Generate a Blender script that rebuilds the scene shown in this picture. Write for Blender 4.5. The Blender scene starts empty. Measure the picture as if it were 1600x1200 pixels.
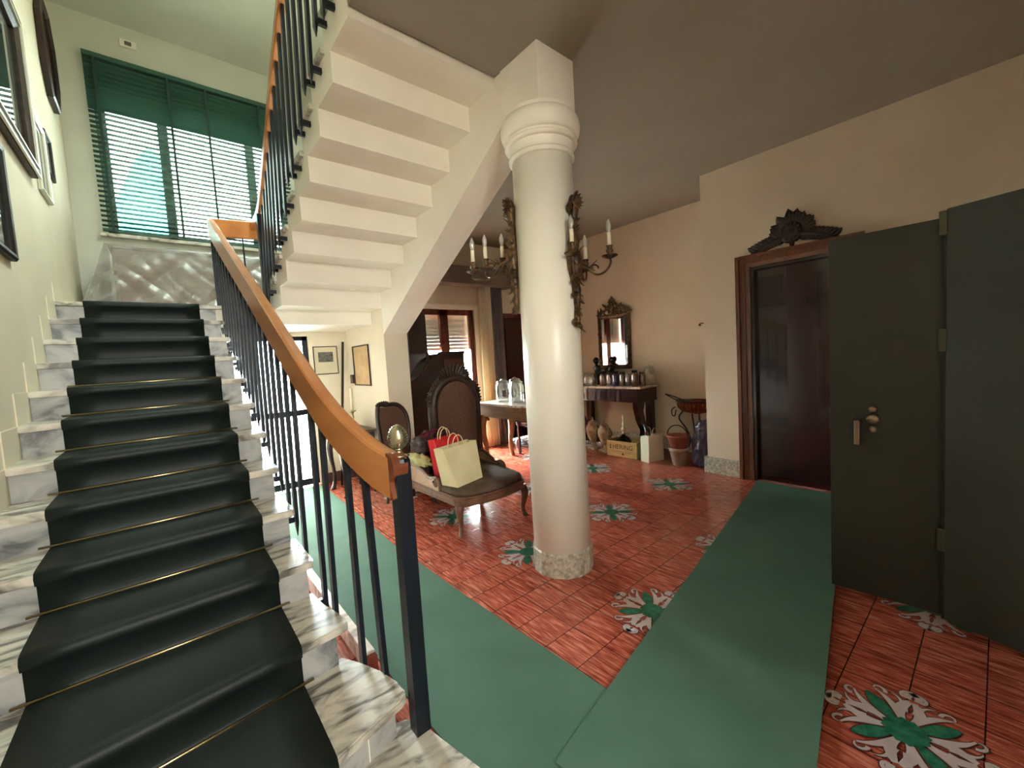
import bpy, bmesh, math, random
from mathutils import Vector, Matrix, noise
PI = math.pi
random.seed(7)
SC = bpy.context.scene
COL = SC.collection

# ------------------------------------------------------------------ materials
def srgb(r, g, b):
    f = lambda c: (c / 255 / 12.92) if c / 255 <= 0.04045 else ((c / 255 + 0.055) / 1.055) ** 2.4
    return (f(r), f(g), f(b), 1)

def newmat(name):
    m = bpy.data.materials.new(name); m.use_nodes = True
    nt = m.node_tree
    return m, nt, nt.nodes['Principled BSDF'], nt.nodes['Material Output']

def mat(name, c, rough=0.6, metal=0.0, c2=None, scale=8.0, stretch=(1, 1, 1), bump=0.0, bscale=40.0, detail=4, lo=0.35, hi=0.65, spec=0.5, coat=0):
    m, nt, b, out = newmat(name)
    b.inputs['Base Color'].default_value = c
    b.inputs['Roughness'].default_value = rough
    b.inputs['Metallic'].default_value = metal
    b.inputs['Specular IOR Level'].default_value = spec
    b.inputs['Coat Weight'].default_value = coat
    if c2 or bump:
        tc = nt.nodes.new('ShaderNodeTexCoord'); mp = nt.nodes.new('ShaderNodeMapping')
        mp.inputs['Scale'].default_value = stretch
        nt.links.new(tc.outputs['Object'], mp.inputs['Vector'])
    if c2:
        n = nt.nodes.new('ShaderNodeTexNoise'); n.inputs['Scale'].default_value = scale; n.inputs['Detail'].default_value = detail
        r = nt.nodes.new('ShaderNodeValToRGB')
        r.color_ramp.elements[0].position = lo; r.color_ramp.elements[0].color = c
        r.color_ramp.elements[1].position = hi; r.color_ramp.elements[1].color = c2
        nt.links.new(mp.outputs[0], n.inputs['Vector']); nt.links.new(n.outputs['Fac'], r.inputs['Fac'])
        nt.links.new(r.outputs['Color'], b.inputs['Base Color'])
    if bump:
        n2 = nt.nodes.new('ShaderNodeTexNoise'); n2.inputs['Scale'].default_value = bscale; n2.inputs['Detail'].default_value = 5
        bp = nt.nodes.new('ShaderNodeBump'); bp.inputs['Strength'].default_value = bump; bp.inputs['Distance'].default_value = 0.01
        nt.links.new(mp.outputs[0], n2.inputs['Vector']); nt.links.new(n2.outputs['Fac'], bp.inputs['Height'])
        nt.links.new(bp.outputs['Normal'], b.inputs['Normal'])
    return m

def thin_glass(name, tint=(1, 1, 1, 1), gl=0.12, rough=0.02, diff=0.0, dcol=(0.8, 0.8, 0.8, 1)):
    m = bpy.data.materials.new(name); m.use_nodes = True
    nt = m.node_tree; nt.nodes.clear()
    out = nt.nodes.new('ShaderNodeOutputMaterial')
    tr = nt.nodes.new('ShaderNodeBsdfTransparent'); tr.inputs['Color'].default_value = tint
    g = nt.nodes.new('ShaderNodeBsdfGlossy'); g.inputs['Roughness'].default_value = rough
    lw = nt.nodes.new('ShaderNodeLayerWeight'); lw.inputs['Blend'].default_value = 0.35
    mr = nt.nodes.new('ShaderNodeMapRange'); mr.inputs['To Min'].default_value = gl; mr.inputs['To Max'].default_value = 0.85
    nt.links.new(lw.outputs['Facing'], mr.inputs['Value'])
    mx = nt.nodes.new('ShaderNodeMixShader')
    nt.links.new(mr.outputs[0], mx.inputs['Fac']); nt.links.new(tr.outputs[0], mx.inputs[1]); nt.links.new(g.outputs[0], mx.inputs[2])
    last = mx
    if diff:
        d = nt.nodes.new('ShaderNodeBsdfDiffuse'); d.inputs['Color'].default_value = dcol
        m2 = nt.nodes.new('ShaderNodeMixShader'); m2.inputs['Fac'].default_value = diff
        nt.links.new(mx.outputs[0], m2.inputs[1]); nt.links.new(d.outputs[0], m2.inputs[2]); last = m2
    nt.links.new(last.outputs[0], out.inputs['Surface'])
    return m

def cloth_translucent(name, c, tr=0.4):
    m = bpy.data.materials.new(name); m.use_nodes = True
    nt = m.node_tree; nt.nodes.clear()
    out = nt.nodes.new('ShaderNodeOutputMaterial')
    d = nt.nodes.new('ShaderNodeBsdfDiffuse'); d.inputs['Color'].default_value = c
    t = nt.nodes.new('ShaderNodeBsdfTranslucent'); t.inputs['Color'].default_value = c
    mx = nt.nodes.new('ShaderNodeMixShader'); mx.inputs['Fac'].default_value = tr
    nt.links.new(d.outputs[0], mx.inputs[1]); nt.links.new(t.outputs[0], mx.inputs[2]); nt.links.new(mx.outputs[0], out.inputs['Surface'])
    return m

def marble(name, base, vein, scale=3.0, rough=0.3):
    m, nt, b, out = newmat(name)
    tc = nt.nodes.new('ShaderNodeTexCoord')
    mp = nt.nodes.new('ShaderNodeMapping'); mp.inputs['Rotation'].default_value = (0.3, 0.2, 0.9); mp.inputs['Scale'].default_value = (1, 3.2, 1.6)
    n = nt.nodes.new('ShaderNodeTexNoise'); n.inputs['Scale'].default_value = scale; n.inputs['Detail'].default_value = 9; n.inputs['Distortion'].default_value = 1.2
    r = nt.nodes.new('ShaderNodeValToRGB')
    e = r.color_ramp.elements
    e[0].position = 0.36; e[0].color = vein
    e[1].position = 0.60; e[1].color = base
    k = e.new(0.47); k.color = tuple(0.35 * vein[i] + 0.65 * base[i] for i in range(3)) + (1,)
    nt.links.new(tc.outputs['Object'], mp.inputs['Vector']); nt.links.new(mp.outputs[0], n.inputs['Vector'])
    nt.links.new(n.outputs['Fac'], r.inputs['Fac']); nt.links.new(r.outputs['Color'], b.inputs['Base Color'])
    b.inputs['Roughness'].default_value = rough
    return m

def wood(name, c1, c2, rough=0.35, scale=6.0, stretch=(6, 6, 0.6), coat=0.0):
    return mat(name, c1, rough, 0, c2, scale, stretch, 0.0, 40, 6, 0.3, 0.7, 0.5, coat)

def tile_floor():
    m, nt, b, out = newmat('terracotta_tiles')
    L = nt.links.new
    geo = nt.nodes.new('ShaderNodeNewGeometry'); sep = nt.nodes.new('ShaderNodeSeparateXYZ'); L(geo.outputs['Position'], sep.inputs[0])
    def math_(op, a, v=None):
        n = nt.nodes.new('ShaderNodeMath'); n.operation = op
        if isinstance(a, (int, float)): n.inputs[0].default_value = a
        else: L(a, n.inputs[0])
        if v is not None:
            if isinstance(v, (int, float)): n.inputs[1].default_value = v
            else: L(v, n.inputs[1])
        return n.outputs[0]
    S = 0.197
    u = math_('DIVIDE', math_('SUBTRACT', sep.outputs['X'], 1.88 - 10 * S), S)
    v = math_('DIVIDE', math_('SUBTRACT', sep.outputs['Y'], 1.2 - 20 * S), S)
    du = math_('ABSOLUTE', math_('SUBTRACT', math_('FRACT', math_('ADD', u, 0.5)), 0.5))
    dv = math_('ABSOLUTE', math_('SUBTRACT', math_('FRACT', math_('ADD', v, 0.5)), 0.5))
    d = math_('MINIMUM', du, dv)
    grout = math_('LESS_THAN', d, 0.011)
    cell = nt.nodes.new('ShaderNodeCombineXYZ'); L(math_('FLOOR', u), cell.inputs[0]); L(math_('FLOOR', v), cell.inputs[1])
    wn = nt.nodes.new('ShaderNodeTexWhiteNoise'); wn.noise_dimensions = '2D'; L(cell.outputs[0], wn.inputs['Vector'])
    # brushed streaks that run along Y, broken per tile
    mp = nt.nodes.new('ShaderNodeMapping'); mp.inputs['Scale'].default_value = (95, 9, 1)
    ad = nt.nodes.new('ShaderNodeVectorMath'); ad.operation = 'ADD'; L(geo.outputs['Position'], ad.inputs[0])
    sc = nt.nodes.new('ShaderNodeVectorMath'); sc.operation = 'SCALE'; sc.inputs['Scale'].default_value = 3.7; L(wn.outputs['Color'], sc.inputs[0]); L(sc.outputs[0], ad.inputs[1])
    L(ad.outputs[0], mp.inputs['Vector'])
    ns = nt.nodes.new('ShaderNodeTexNoise'); ns.inputs['Scale'].default_value = 1.0; ns.inputs['Detail'].default_value = 3; L(mp.outputs[0], ns.inputs['Vector'])
    r = nt.nodes.new('ShaderNodeValToRGB'); e = r.color_ramp.elements
    e[0].position = 0.30; e[0].color = srgb(122, 50, 39)
    e[1].position = 0.72; e[1].color = srgb(212, 134, 112)
    k = e.new(0.5); k.color = srgb(174, 84, 66)
    L(ns.outputs['Fac'], r.inputs['Fac'])
    hv = nt.nodes.new('ShaderNodeHueSaturation'); hv.inputs['Saturation'].default_value = 1.0
    L(r.outputs['Color'], hv.inputs['Color'])
    L(math_('ADD', math_('MULTIPLY', wn.outputs['Value'], 0.22), 0.88), hv.inputs['Value'])
    mx = nt.nodes.new('ShaderNodeMix'); mx.data_type = 'RGBA'
    L(grout, mx.inputs['Factor']); L(hv.outputs['Color'], mx.inputs[6]); mx.inputs[7].default_value = srgb(66, 30, 24)
    L(mx.outputs[2], b.inputs['Base Color'])
    L(math_('ADD', math_('MULTIPLY', ns.outputs['Fac'], 0.12), 0.10), b.inputs['Roughness'])
    bp = nt.nodes.new('ShaderNodeBump'); bp.inputs['Strength'].default_value = 0.12; bp.inputs['Distance'].default_value = 0.003
    L(math_('SUBTRACT', ns.outputs['Fac'], grout), bp.inputs['Height']); L(bp.outputs['Normal'], b.inputs['Normal'])
    return m

M = dict(
    wall=mat('cream_plaster', srgb(226, 216, 196), 0.85, 0, srgb(220, 209, 188), 2.0, (1, 1, 1), 0.05, 60),
    wallgrey=mat('grey_plaster', srgb(204, 205, 197), 0.85, 0, srgb(198, 199, 190), 2.0, (1, 1, 1), 0.05, 60),
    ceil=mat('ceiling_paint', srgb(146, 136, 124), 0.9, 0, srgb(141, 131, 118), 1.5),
    wall_dim=mat('dimmed_cream_plaster', srgb(208, 192, 170), 0.85, 0, srgb(202, 185, 162), 2.0, (1, 1, 1), 0.05, 60),  # same cream plaster, darkened to put the right side's dimness into the colour
    white=mat('white_paint', srgb(243, 238, 228), 0.6, 0, srgb(238, 232, 220), 3),
    gloss=mat('column_paint', srgb(247, 242, 231), 0.32, 0, srgb(242, 236, 222), 2),
    tile=tile_floor(),
    marble=marble('grey_marble', srgb(214, 208, 196), srgb(104, 98, 90), 5.0, 0.32),
    marbleg=marble('veined_marble_riser', srgb(176, 176, 174), srgb(92, 94, 98), 4.0, 0.3),
    marblew=marble('white_marble', srgb(226, 216, 205), srgb(170, 155, 145), 4.0, 0.2),
    granite=mat('speckled_marble', srgb(196, 188, 172), 0.35, 0, srgb(140, 132, 118), 45, (1, 1, 1)),
    carpet=mat('green_felt_carpet', srgb(83, 112, 95), 0.95, 0, srgb(77, 106, 89), 3, (1, 1, 1), 0.25, 180, 6, spec=0.1),
    runner=mat('dark_green_stair_carpet', srgb(22, 33, 30), 0.5, 0, srgb(17, 26, 24), 4, (1, 1, 1), 0.15, 220, 5, spec=0.35),
    brass=mat('brass', srgb(196, 176, 132), 0.3, 1.0),
    gilt=mat('aged_gilt_wood', srgb(108, 80, 44), 0.42, 0.35, srgb(46, 30, 19), 24, (1, 1, 1), 0.4, 60),
    giltdark=mat('dark_carved_wood', srgb(60, 38, 26), 0.45, 0.0, srgb(34, 22, 18), 16, (1, 1, 1), 0.3, 50),
    navy=mat('navy_iron', srgb(22, 30, 44), 0.35, 0.2, srgb(14, 19, 29), 6),
    rail=wood('honey_wood', srgb(200, 132, 74), srgb(172, 104, 54), 0.28, 3.0, (2, 0.5, 2), 0.3),
    railend=wood('worn_rail_wood', srgb(134, 74, 44), srgb(96, 48, 28), 0.3, 6.0, (2, 2, 2)),
    mahog=wood('mahogany', srgb(50, 17, 18), srgb(40, 13, 15), 0.22, 3.0, (3, 3, 0.5), 0.3),
    mahogred=wood('red_mahogany', srgb(106, 50, 34), srgb(78, 33, 24), 0.25, 4.0, (5, 5, 0.7), 0.2),
    framewood=wood('door_frame_wood', srgb(112, 62, 32), srgb(84, 42, 22), 0.35, 5.0, (6, 6, 0.8)),
    frameinner=mat('pinkish_frame_wood', srgb(134, 98, 80), 0.4, 0, srgb(116, 80, 64), 6),
    darkwood=wood('dark_walnut', srgb(54, 32, 26), srgb(34, 20, 18), 0.35, 5.0, (5, 5, 0.8)),
    brownwood=wood('faded_brown_wood', srgb(118, 80, 62), srgb(84, 56, 43), 0.4, 6.0, (1, 6, 6)),
    deskwood=wood('light_brown_wood', srgb(150, 110, 66), srgb(120, 84, 48), 0.4, 5.0, (6, 1, 6)),
    uphol=mat('brown_upholstery', srgb(96, 70, 58), 0.9, 0, srgb(84, 60, 49), 60, (1, 1, 1), 0.1, 200, spec=0.2),
    armpanel=mat('pale_carved_panel', srgb(176, 146, 122), 0.6, 0, srgb(150, 122, 100), 10),
    upholgrey=mat('grey_brown_velvet', srgb(100, 84, 72), 0.85, 0, srgb(80, 66, 56), 8, (1, 1, 1), 0.1, 200, spec=0.2),
    olive=mat('olive_metal_paint', srgb(48, 49, 39), 0.5, 0.0, srgb(43, 44, 35), 3),
    gapdark=mat('dark_gap_olive', srgb(26, 27, 22), 0.6),
    oliveedge=mat('olive_edge_metal', srgb(70, 70, 56), 0.45, 0.2),
    nickel=mat('satin_nickel', srgb(150, 128, 112), 0.3, 0.7),
    silver=mat('white_metal', srgb(188, 182, 150), 0.22, 0.9),
    blind=mat('dark_green_slats', srgb(44, 84, 70), 0.5),
    cord=mat('blind_tape', srgb(38, 62, 54), 0.8),
    alu=mat('grey_window_frame', srgb(96, 112, 106), 0.4, 0.2),
    glass=thin_glass('window_glass', (0.97, 0.99, 0.98, 1), 0.04),
    fillglass=thin_glass('fill_window_glass', (0.62, 0.61, 0.585, 1), 0.04),
    dimglass=thin_glass('dimming_window_glass', (0.31, 0.34, 0.33, 1), 0.03),  # tint added to dim the bright sky behind the blind
    fillskyglass=thin_glass('fill_skylight_glass', (0.43, 0.465, 0.44, 1), 0.04),
    jarglass=thin_glass('jar_glass', (0.93, 0.95, 0.93, 1), 0.22, 0.03),
    frosted=thin_glass('pale_blue_ribbed_glass', (0.84, 0.93, 0.99, 1), 0.04, 0.2),
    bulb=thin_glass('bulb_glass', (0.9, 0.88, 0.85, 1), 0.2, 0.05, 0.3, (0.85, 0.82, 0.78, 1)),
    picglass=thin_glass('picture_glass', (0.95, 0.97, 0.96, 1), 0.35, 0.02),
    plastic=thin_glass('clear_plastic_sheet', (0.90, 0.89, 0.86, 1), 0.09, 0.42, 0.13, (0.78, 0.76, 0.72, 1)),
    amber=thin_glass('amber_glass', (0.36, 0.17, 0.06, 1), 0.18, 0.05, 0.35, (0.20, 0.08, 0.04, 1)),
    cobalt=thin_glass('cobalt_glass', (0.08, 0.08, 0.4, 1), 0.18, 0.05, 0.4, (0.07, 0.07, 0.22, 1)),
    mirror=mat('mirror_silvering', (0.75, 0.75, 0.75, 1), 0.03, 1.0),
    candle=mat('ivory_candle', srgb(236, 226, 200), 0.5),
    paper=mat('cream_paper', srgb(224, 216, 176), 0.7, 0, srgb(214, 204, 160), 6, (1, 1, 1), 0.15, 14),
    red=mat('red_paper', srgb(214, 34, 40), 0.6, 0, srgb(188, 24, 32), 6, (1, 1, 1), 0.2, 14),
    twist=mat('paper_cord', srgb(214, 192, 150), 0.8),
    whitebag=mat('white_card', srgb(232, 228, 208), 0.6, 0, srgb(222, 217, 196), 4),
    brownfab=mat('dark_brown_fabric', srgb(70, 52, 50), 0.9, 0, srgb(52, 38, 38), 14, (1, 1, 1), 0.4, 30),
    stripefab=mat('maroon_black_fabric', srgb(112, 32, 44), 0.9, 0, srgb(30, 24, 30), 26, (1, 5, 1), 0.3, 40, 4, 0.45, 0.55),
    olivefab=mat('olive_yellow_fabric', srgb(178, 168, 116), 0.9, 0, srgb(138, 130, 84), 12, (1, 1, 1), 0.4, 30),
    copper=mat('copper', srgb(168, 92, 60), 0.3, 0.9, srgb(110, 56, 36), 20),
    iron=mat('black_iron', srgb(28, 24, 22), 0.5, 0.4),
    terracotta=mat('terracotta_clay', srgb(150, 78, 58), 0.7, 0, srgb(128, 62, 46), 9),
    claygrey=mat('weathered_clay', srgb(176, 160, 140), 0.85, 0, srgb(140, 122, 104), 9),
    purple=mat('purple_plastic_bag', srgb(78, 62, 92), 0.28, 0, srgb(54, 42, 68), 7, (1, 1, 1), 0.4, 16),
    boxwood=mat('pale_wood_box', srgb(206, 172, 116), 0.6, 0, srgb(190, 154, 98), 5, (1, 1, 6)),
    boxin=mat('box_end_wood', srgb(150, 116, 70), 0.7),
    ink=mat('dark_ink', srgb(40, 30, 26), 0.7),
    black=mat('gloss_black', srgb(16, 14, 14), 0.2),
    porcelain=mat('painted_porcelain', srgb(196, 180, 150), 0.3, 0, srgb(130, 104, 70), 16),
    sheer=cloth_translucent('white_sheer', srgb(236, 228, 208), 0.55),
    drape=mat('grey_drape', srgb(106, 96, 94), 0.9, 0, srgb(88, 80, 78), 5),
    pelmet=mat('taupe_pelmet', srgb(134, 118, 104), 0.85, 0, srgb(120, 104, 92), 3),
    shutter=mat('shutter_slat', srgb(196, 196, 184), 0.5),
    plasticwhite=mat('white_plastic', srgb(226, 222, 208), 0.4),
    paperold=mat('old_parchment', srgb(186, 156, 116), 0.8, 0, srgb(166, 134, 94), 7),
    mount=mat('picture_mount', srgb(206, 196, 170), 0.85),
    etching=mat('grey_etching', srgb(112, 112, 106), 0.8, 0, srgb(66, 66, 62), 18, (1, 1, 3)),
    palepic=mat('pale_print', srgb(196, 206, 196), 0.6, 0, srgb(166, 184, 176), 5),
    turq=mat('turquoise_render', srgb(60, 190, 190), 0.8),
    housewhite=mat('white_render', srgb(240, 240, 236), 0.8),
    porch=mat('light_block_render', srgb(120, 98, 80), 0.9),  # dark tone keeps bounce light down on the added porch walls
    ground=mat('grey_paving', srgb(160, 157, 149), 0.9, 0, srgb(151, 148, 140), 2),
    mwhite=mat('medallion_white', srgb(206, 190, 190), 0.25, 0, srgb(190, 172, 172), 12),
    mgreen=mat('medallion_green', srgb(34, 98, 74), 0.25, 0, srgb(56, 122, 94), 30, (1, 1, 1)),
    mdark=mat('medallion_outline', srgb(84, 40, 34), 0.3),
    plinthred=mat('terracotta_edge', srgb(150, 72, 58), 0.4),
    darkskirt=mat('dark_skirting', srgb(78, 52, 44), 0.4),
    seam=mat('carpet_binding', srgb(112, 132, 108), 0.9),
)

# ------------------------------------------------------------------ mesh builder
ORIGIN = {}

class MB:
    def __init__(self):
        self.bm = bmesh.new(); self.mi = 0
    def _fin(self, faces, smooth):
        for f in faces:
            f.material_index = self.mi; f.smooth = smooth
    def box(self, lo, hi, R=None, piv=None, bev=0.0):
        t = bmesh.new()
        vs = [t.verts.new((x, y, z)) for x in (lo[0], hi[0]) for y in (lo[1], hi[1]) for z in (lo[2], hi[2])]
        for q in ((0, 1, 3, 2), (4, 6, 7, 5), (0, 4, 5, 1), (2, 3, 7, 6), (0, 2, 6, 4), (1, 5, 7, 3)):
            t.faces.new([vs[i] for i in q])
        if bev:
            bmesh.ops.bevel(t, geom=t.edges[:], offset=bev, segments=2, affect='EDGES', profile=0.5)
        if R is not None:
            p = Vector(piv if piv is not None else [(a + b) / 2 for a, b in zip(lo, hi)])
            for v in t.verts: v.co = R @ (v.co - p) + p
        self._merge(t, False)
        return self
    def _merge(self, t, smooth):
        mp = {v: self.bm.verts.new(v.co) for v in t.verts}
        fs = []
        for f in t.faces:
            try: fs.append(self.bm.faces.new([mp[v] for v in f.verts]))
            except ValueError: pass
        self._fin(fs, smooth); t.free()
    def ring_loft(self, rings, closed=True, cap=True, smooth=True):
        V = [[self.bm.verts.new(p) for p in r] for r in rings]
        n = len(V[0]); fs = []
        for a, b in zip(V[:-1], V[1:]):
            for i in range(n if closed else n - 1):
                j = (i + 1) % n
                fs.append(self.bm.faces.new((a[i], a[j], b[j], b[i])))
        self._fin(fs, smooth)
        if cap and closed:
            cs = []
            for r in (V[0][::-1], V[-1]):
                try: cs.append(self.bm.faces.new(r))
                except ValueError: pass
            self._fin(cs, False)
        return self
    def tube(self, pts, rad, n=8, cap=True, flat=1.0):
        pts = [Vector(p) for p in pts]
        if not isinstance(rad, (list, tuple)): rad = [rad] * len(pts)
        rings = []; up = None
        for i, p in enumerate(pts):
            d = (pts[min(i + 1, len(pts) - 1)] - pts[max(i - 1, 0)]).normalized()
            if up is None:
                up = Vector((0, 0, 1)) if abs(d.z) < 0.9 else Vector((1, 0, 0))
            s = d.cross(up)
            if s.length < 1e-6: s = d.orthogonal()
            s.normalize(); up = s.cross(d).normalized()
            rings.append([p + rad[i] * (math.cos(2 * PI * k / n) * s + flat * math.sin(2 * PI * k / n) * up) for k in range(n)])
        return self.ring_loft(rings, True, cap)
    def bar(self, a, b, w, d=None):
        """square bar between two points"""
        a = Vector(a); b = Vector(b); d = d or w
        z = (b - a).normalized()
        x = z.cross(Vector((0, 1, 0)));
        if x.length < 1e-4: x = Vector((1, 0, 0))
        x.normalize(); y = z.cross(x)
        r = [[p + x * sx * w / 2 + y * sy * d / 2 for sx, sy in ((-1, -1), (1, -1), (1, 1), (-1, 1))] for p in (a, b)]
        return self.ring_loft(r, True, True, False)
    def lathe(self, prof, c=(0, 0, 0), n=24, X=None, smooth=True, cap=True, sx=1.0, sy=1.0):
        c = Vector(c)
        rings = []
        for r, z in prof:
            ring = []
            for k in range(n):
                a = 2 * PI * k / n
                v = Vector((r * sx * math.cos(a), r * sy * math.sin(a), z))
                if X is not None: v = X @ v
                ring.append(c + v)
            rings.append(ring)
        return self.ring_loft(rings, True, cap, smooth)
    def prism(self, poly, f, depth):
        """poly in 2D mapped by f(u,v,w) -> world; extruded w 0..depth"""
        r = [[Vector(f(u, v, w)) for u, v in poly] for w in (0, depth)]
        return self.ring_loft(r, True, True, False)
    def grid(self, fn, nu, nv, smooth=True):
        V = [[self.bm.verts.new(fn(i / nu, j / nv)) for j in range(nv + 1)] for i in range(nu + 1)]
        fs = []
        for i in range(nu):
            for j in range(nv):
                fs.append(self.bm.faces.new((V[i][j], V[i + 1][j], V[i + 1][j + 1], V[i][j + 1])))
        self._fin(fs, smooth)
        return self
    def leaf(self, base, d, nrm, L, W, curl=0.2, th=0.006, n=6):
        """solid pointed leaf growing along d, bulging along nrm"""
        base = Vector(base); d = Vector(d).normalized(); nrm = Vector(nrm).normalized()
        s = d.cross(nrm).normalized(); rings = []
        for i in range(n + 1):
            t = i / n
            w = W * (math.sin(PI * min(1, t * 0.9 + 0.1)) ** 0.8) * 0.5 + 0.0008
            p = base + d * L * t + nrm * (curl * L * t * t)
            h = th * (1 - 0.7 * t) + 0.0006
            rings.append([p + s * w, p + nrm * h * 1.6, p - s * w, p - nrm * h])
        return self.ring_loft(rings, True, True, True)
    def blob(self, c, r, n=14, amp=0.18, fr=3.0, seed=0, flat=0.0):
        c = Vector(c); rings = []
        for i in range(1, n):
            th = PI * i / n; ring = []
            for k in range(2 * n):
                a = PI * k / n
                v = Vector((math.sin(th) * math.cos(a), math.sin(th) * math.sin(a), -math.cos(th)))
                m = 1 + amp * noise.noise(v * fr + Vector((seed * 7.3, seed * 3.1, 0))) * 1.6 + amp * 0.5 * noise.noise(v * fr * 2.7 + Vector((seed, 5, 1)))
                p = Vector((v.x * r[0] * m, v.y * r[1] * m, v.z * r[2] * m))
                if flat and p.z < -flat * r[2]: p.z = -flat * r[2]
                ring.append(c + p)
            rings.append(ring)
        return self.ring_loft(rings, True, True, True)
    def build(self, name, mats, parent=None, origin=None):
        bmesh.ops.recalc_face_normals(self.bm, faces=self.bm.faces[:])
        if parent is not None and parent in ORIGIN: o = ORIGIN[parent]
        elif parent is not None: o = Vector((0, 0, 0))
        elif origin is not None: o = Vector(origin)
        else:
            xs = [v.co for v in self.bm.verts]
            o = Vector(((min(v.x for v in xs) + max(v.x for v in xs)) / 2, (min(v.y for v in xs) + max(v.y for v in xs)) / 2, min(v.z for v in xs)))
        for v in self.bm.verts: v.co -= o
        me = bpy.data.meshes.new(name); self.bm.to_mesh(me); self.bm.free()
        for m in (mats if isinstance(mats, (list, tuple)) else [mats]): me.materials.append(m)
        ob = bpy.data.objects.new(name, me); COL.objects.link(ob)
        if parent is not None: ob.parent = parent
        else: ob.location = o
        ORIGIN[ob] = o
        return ob

def tag(o, label, cat, group=None, kind=None):
    o['label'] = label; o['category'] = cat
    if group: o['group'] = group
    if kind: o['kind'] = kind
    return o

def thing(name, label, cat, loc=(0, 0, 0), group=None, kind=None, local=False, rotz=0.0):
    """an Empty at the base; parts are modelled in world space unless local"""
    o = bpy.data.objects.new(name, None); COL.objects.link(o)
    o.location = loc; o.rotation_euler = (0, 0, rotz); o.empty_display_size = 0.1
    ORIGIN[o] = Vector((0, 0, 0)) if local else Vector(loc)
    return tag(o, label, cat, group, kind)

def dup(root, loc, rotz, label):
    r = root.copy(); COL.objects.link(r); r.location = loc; r.rotation_euler = (0, 0, rotz); r['label'] = label
    for ch in list(root.children):
        c = ch.copy(); COL.objects.link(c); c.parent = r
        for g in ch.children:
            d = g.copy(); COL.objects.link(d); d.parent = c
    return r

def Rz(a): return Matrix.Rotation(a, 3, 'Z')
def B(lo, hi, name, m, parent=None, bev=0.0): return MB().box(lo, hi, bev=bev).build(name, m, parent)

def struct(o, label, cat): return tag(o, label, cat, kind='structure')

# ------------------------------------------------------------------ dimensions
XL = -0.6      # left wall
YB = 5.3       # back wall of the ground floor
YW = 6.6       # window wall of the landing
ZC = 3.18      # lower ceiling
ZU = 5.48      # stairwell ceiling
XD = 4.5       # wall with the mahogany door
XR = 5.24      # recessed wall behind the console
YR = 2.07      # where the recess begins
YK = -2.6      # wall behind the viewer
GO, RI = 0.3022, 0.1708
def Yn(n, x=0.0):
    y = 4.766 - (12 - n) * GO
    if n == 2: y = 1.735 + (x - 0.5) * 0.10
    if n == 1: y = 1.41 + (x - 0.59) * 0.27
    if n == 0: y = 0.98 + (x - 0.7) * 0.36
    return y
def Zn(n): return n * RI if n else 0.03

# ------------------------------------------------------------------ setting: floor, walls, ceilings
fl = MB().box((XL - 0.2, YK - 0.2, -0.2), (XR + 0.2, YB + 0.2, 0)).build('floor', M['tile'])
struct(fl, 'red terracotta tiled floor with painted medallions', 'floor')

gr_ = MB(); gr_.box((-40, -40, -0.30), (45, 45, -0.22)); struct(gr_.build('ground', M['ground']), 'grey paved ground added outside to cut light from below', 'ground')  # paving out of view, added to dim the light from below the horizon

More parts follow.
